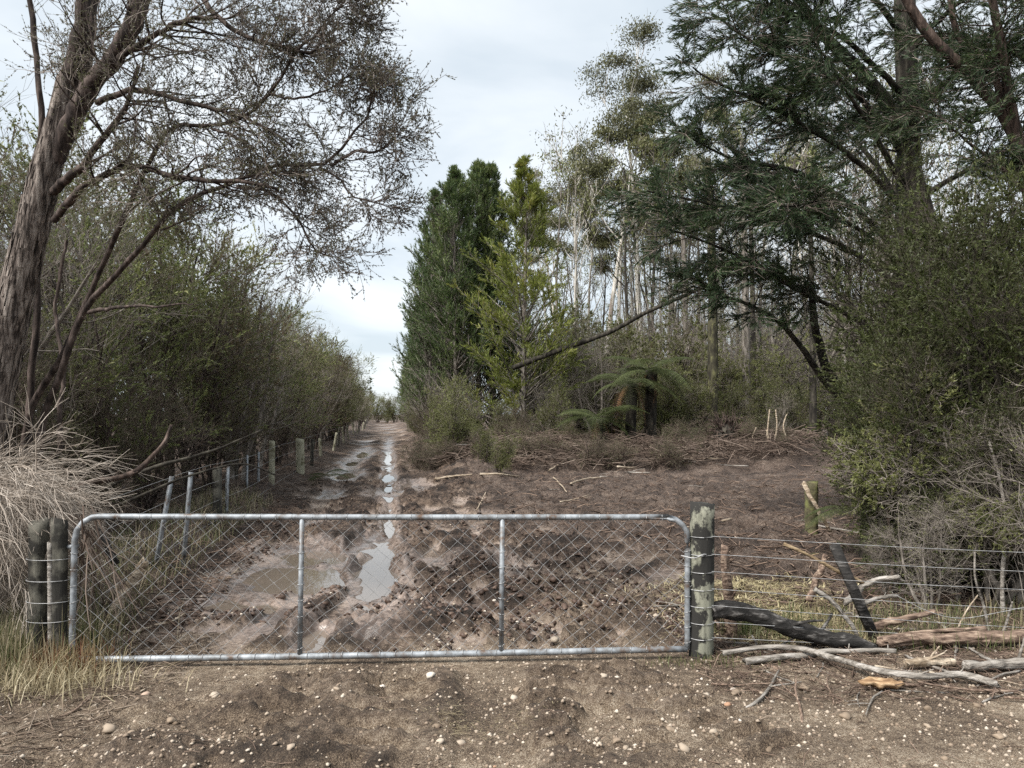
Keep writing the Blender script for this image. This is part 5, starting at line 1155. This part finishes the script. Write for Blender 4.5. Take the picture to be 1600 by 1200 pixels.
for i, (px, py, s_) in enumerate(((172, 1150, .034), (228, 1097, .03), (335, 1092, .03), (268, 1132, .026), (1150, 1085, .036), (1320, 1120, .03), (1255, 1077, .034), (1560, 1150, .03))):
    q = G(px, py); tag(obj('stone', stone_me[i % 8], None, (q[0], q[1], gz(q[0], q[1]) + .01), (0, 0, i), s_), ('rounded pale stone nearest the lower left corner', 'flat pale stone left of the gate foot', 'pale oval stone below the gate at left', 'buff stone left of the middle', 'large pale stone by the strainer post', 'pale stone left of the orange wood', 'pale lump of stone among the sticks at right', 'pale stone near the lower right corner')[i], 'stone')
# woody litter over the clearing and verges
def litter(n, pick, llo, lhi, wd, mat, name, label, cat, lift=0.01):
    xy = pick(n); n = len(xy); z = height(xy[:, 0], xy[:, 1]); a = r.uniform(0, 6.28, n)
    d = np.stack([np.cos(a), np.sin(a), r.normal(0.05, .22, n)], -1); L = r.uniform(llo, lhi, n) ** 1
    c = np.stack([xy[:, 0], xy[:, 1], z + lift], -1)
    p = np.stack([c - d * L[:, None] / 2, c + r.normal(0, .08, (n, 3)) * L[:, None], c + d * L[:, None] / 2], 1)
    g_ = Geo(); g_.add(*tubes(p, np.repeat(wd * r.uniform(.5, 1.4, n)[:, None], 3, 1) * np.array([1, .9, .5]), 3, r.beta(1.6, 2.2, n)))
    return tag(obj(name, g_.mesh(name, M[mat])), label, cat, None, 'stuff')
def pick_clear(n):
    D = 6.5 + 19 * r.random(n * 3) ** 1.2; x = r.uniform(-0.25, 0.85, n * 3) * D; w = zones(x, D)[1] * (S(x, D) > 0.8)
    k = r.random(n * 3) < w; return np.stack([x, D], -1)[k][:n]
def pick_left(n):
    D = 5.0 + 18 * r.random(n * 2) ** 1.3; s_ = r.uniform(-4.5, -1.5, n * 2); return np.stack([s_ - .165 * D, D], -1)[:n]
def pick_right(n):
    return np.stack([r.uniform(1.2, 4.6, n), r.uniform(4.4, 7.0, n)], -1)
def pick_corner(n):
    return np.stack([r.uniform(-4.2, -2.1, n) + .0, r.uniform(3.2, 5.6, n)], -1)
def pick_heap(n):
    D = r.uniform(20.5, 25.5, n); return np.stack([r.uniform(-0.1, 0.4, n) * D, D], -1)
litter(7000, pick_clear, .06, .4, .008, 'litter', 'clearing_litter', 'torn bark and twigs carpeting the cleared ground', 'litter')
litter(3500, pick_left, .08, .5, .005, 'litter', 'verge_litter', 'twig litter on the verge along the left fence', 'litter', .02)
litter(3400, pick_right, .04, .28, .0032, 'litter', 'fence_litter', 'woody litter under the right fence wires', 'litter')
litter(1700, pick_corner, .05, .32, .003, 'litter2', 'corner_litter', 'dry twig litter at the lower left corner', 'litter')
litter(3600, pick_heap, .3, 1.5, .011, 'brown_twig', 'slash_heap', 'heaped brown slash along the far edge of the clearing', 'slash', .22)
def pick_f2(n):
    D = 3.0 + 3 * r.random(n); return np.stack([r.uniform(-.8, .8, n) * D, D], -1)
litter(700, pick_f2, .03, .16, .0022, 'litter', 'gravel_twigs', 'tiny twigs scattered over the gravel', 'litter')
# heaps of brush on the windrow
heap = [kanuka(700 + i, 1.7, 9, 0.9, 3, 0.035, 0.009, (6, 6, 5), low=0.05, leaf_mat='kanuka_leaf', twig_mat='brown_twig', trop=-0.03, lens=(.4, .25, .13)) for i in range(1)]
for i in range(30):
    D = r.uniform(20.8, 24.5); px = r.uniform(650, 1260); q = P(px, 700, D)
    if 900 < px < 1050: D = 20.9; q = P(px, 700, D)
    place('brush_heap', heap[0], (q[0], D, gz(q[0], D)), r.uniform(0, 6), r.uniform(.25, .62), 'low brown brush heap along the back edge of the clearing', 'brush', 'brush heaps on the windrow')
# upturned root plate
q = P(1137, 720, 22.2); z = gz(q[0], 22.2); rp = thing('root_plate', 'dark upturned root plate at the back of the clearing', 'root plate', (q[0], 22.2, z))
v = SV * (1 + .3 * r.normal(0, .5, (len(SV), 1))) * np.array([.4, .22, .36]) + [0, 0, .3]; g_ = Geo(); g_.add(v, SF); obj('soil', g_.mesh('root_soil', M['dark_bark'], False), rp)
d = norm(r.normal(0, 1, (170, 3)) * [1, .6, 1]); p_ = grow(d * .25 + [0, 0, .35], d, r.uniform(.3, .75, 170), 6, .3, 0, r); g_ = Geo(); g_.add(*tubes(p_, taper(np.full(170, .022), .2, 170, 6), 4)); obj('roots', g_.mesh('roots', M['red_bark']), rp)

# ------------------------------------------------------------------ dead brush over the left gate post
bp = thing('dead_brush', 'grey dead brush slumped over the left gate post', 'brush', (0, 0, 0))
r = np.random.default_rng(88)
ncore = 125
cx_ = np.stack([P(px, py, D) for px, py, D in zip(np.where(np.arange(ncore) % 3, r.uniform(-90, 60, ncore), r.uniform(-80, 10, ncore)), np.where(np.arange(ncore) % 3, r.uniform(725, 800, ncore), r.uniform(780, 900, ncore)), r.uniform(5.2, 6.1, ncore))])
dirs = norm(np.stack([r.normal(0.15, .9, ncore), r.normal(-.15, .7, ncore), r.normal(.1, .45, ncore)], -1))
P1 = grow(cx_, dirs, r.uniform(.3, .65, ncore), 9, .09, -0.11, r); R1 = taper(np.full(ncore, .0055), .4, ncore, 9)
g_ = Geo(); g_.add(*tubes(P1, R1, 5, r.random(ncore)))
p2, d2, _, t2, _ = spawn(P1, R1, 11, .1, 1, 42, 16, r); P2 = grow(p2, d2, r.uniform(.2, .45, len(p2)), 5, .11, -0.14, r)
g_.add(*tubes(P2, taper(np.full(len(p2), .0028), .5, len(p2), 5), 3, r.random(len(p2))))
p3, d3, _, _, _ = spawn(P2, taper(np.full(len(p2), .0028), .5, len(p2), 5), 5, .2, 1, 28, 12, r); P3 = grow(p3, d3, r.uniform(.08, .25, len(p3)), 3, .12, -.07, r)
g_.add(*tubes(P3, taper(np.full(len(p3), .0019), .6, len(p3), 3), 3, r.random(len(p3))))
tw_ = obj('twigs', g_.mesh('brush_twigs', M['dead_twig']), bp); tw_['kind'] = 'stuff'
m_ = 26; s_ = np.stack([P(px, py, D) for px, py, D in zip(r.uniform(100, 150, m_), r.uniform(790, 860, m_), r.uniform(4.9, 5.3, m_))])
P4 = grow(s_, norm(np.stack([r.normal(.2, .3, m_), r.normal(.1, .3, m_), r.normal(-.8, .3, m_)], -1)), r.uniform(.4, .85, m_), 8, .1, -.05, r)
g_ = Geo(); g_.add(*tubes(P4, taper(np.full(m_, .006), .4, m_, 8), 5, r.random(m_))); obj('hanging_branches', g_.mesh('hanging_branches', M['brown_twig']), bp)

# ------------------------------------------------------------------ grass
def grass(pts, n, hlo, hhi, w, mat, name, label, vlo, vhi, lean=.35, cat='grass'):
    xs, ys = pts(n); n = len(xs); z = height(xs, ys); a = r.uniform(0, 6.28, n); L = r.uniform(hlo, hhi, n); le = np.abs(r.normal(lean, .25, n))
    d = np.stack([np.cos(a), np.sin(a), 0 * a], -1); s_ = np.stack([-np.sin(a), np.cos(a), 0 * a], -1) * (w * r.uniform(.6, 1.3, n))[:, None]
    b_ = np.stack([xs, ys, z - .01], -1); up = np.array([0, 0, 1.0])
    m1 = b_ + up * (L * np.maximum(.55 - .25 * le, .08))[:, None] + d * (L * le * .3)[:, None]; tp_ = b_ + up * (L * np.maximum(.95 - le * .6, .06))[:, None] + d * (L * le)[:, None]
    Vv = np.stack([b_ - s_, b_ + s_, m1 + s_ * .8, m1 - s_ * .8, tp_], 1).reshape(-1, 3); k = np.arange(n)[:, None] * 5
    g_ = Geo(); g_.add(Vv, [k + np.array([[0, 1, 2, 3]]), k + np.array([[3, 2, 4]])], np.repeat(np.clip(r.uniform(vlo, vhi, n), 0, 1), 5))
    return tag(obj(name, g_.mesh(name, M[mat], False)), label, cat, None, 'stuff')
def cl(px, py, sx, sy):
    c = G(px, py); return lambda n: (c[0] + r.normal(0, sx, n), c[1] + r.normal(0, sy, n))
grass(cl(20, 1040, .28, .25), 1500, .15, .5, .003, 'grass', 'grass_tuft', 'mixed green and dry grass at the foot of the left gate post', .1, 1)
grass(cl(100, 1050, .12, .1), 800, .1, .32, .003, 'red_weed', 'weed_tuft', 'reddish dry weed tuft at the left end of the gate', 0, 1)
grass(cl(70, 1075, .25, .14), 900, .08, .3, .0025, 'straw', 'straw_tuft', 'pale dry grass spilling onto the gravel at lower left', .2, 1, .6)
grass(lambda n: ((lambda D: (-.165 * D + r.uniform(-3.0, -1.95, n), D))(5.3 + 8 * r.random(n) ** 1.4)), 3200, .1, .42, .0035, 'grass', 'fence_grass', 'long grass growing along the left fence', .1, 1, .5)
grass(cl(1190, 985, .2, .15), 900, .08, .28, .003, 'grass', 'post_grass', 'green grass behind the charred log', .0, .6)
grass(lambda n: (r.normal(2.15, .38, n), r.uniform(5.5, 7.4, n)), 8000, .05, .16, .0045, 'pale_straw', 'mown_straw', 'pale straw patch behind the strainer post', .1, 1, 1.3)
grass(cl(750, 1130, .17, .09), 1100, .02, .07, .0016, 'straw', 'straw_patch', 'small straw patch in the rut before the gate', 0, .8, 1.7)
grass(lambda n: (r.uniform(2.2, 4.6, n), r.uniform(5.3, 6.4, n)), 2600, .05, .22, .003, 'grass', 'thicket_grass', 'thin grass along the foot of the right thicket', .05, .8)
grass(cl(1100, 1035, .25, .06), 350, .03, .1, .002, 'grass', 'moss_grass', 'short green growth at the base of the strainer post', .1, .5)


# ------------------------------------------------------------------ labels that tell neighbours apart
by_depth = lambda o: o.location.y
by_side = lambda o: o.location.x / o.location.y
relabel('near thicket, scrub', by_depth, 'leafy olive scrub tree %snearest the gate in the thicket behind the left fence')
relabel('near thicket, bare', by_depth, 'nearly bare grey scrub tree %snearest the gate behind the left fence')
relabel('brown shrubs by the left fence', by_depth, 'low brown dried shrub %snearest the gate at the foot of the left thicket')
relabel('front of right thicket', by_side, 'dense olive small-leaved tree %sfrom left at the front of the right thicket'.replace('%sfrom left', '%sleftmost'))
relabel('back of right thicket', by_side, 'olive tree %sleftmost under the huge conifer at the back of the right thicket')
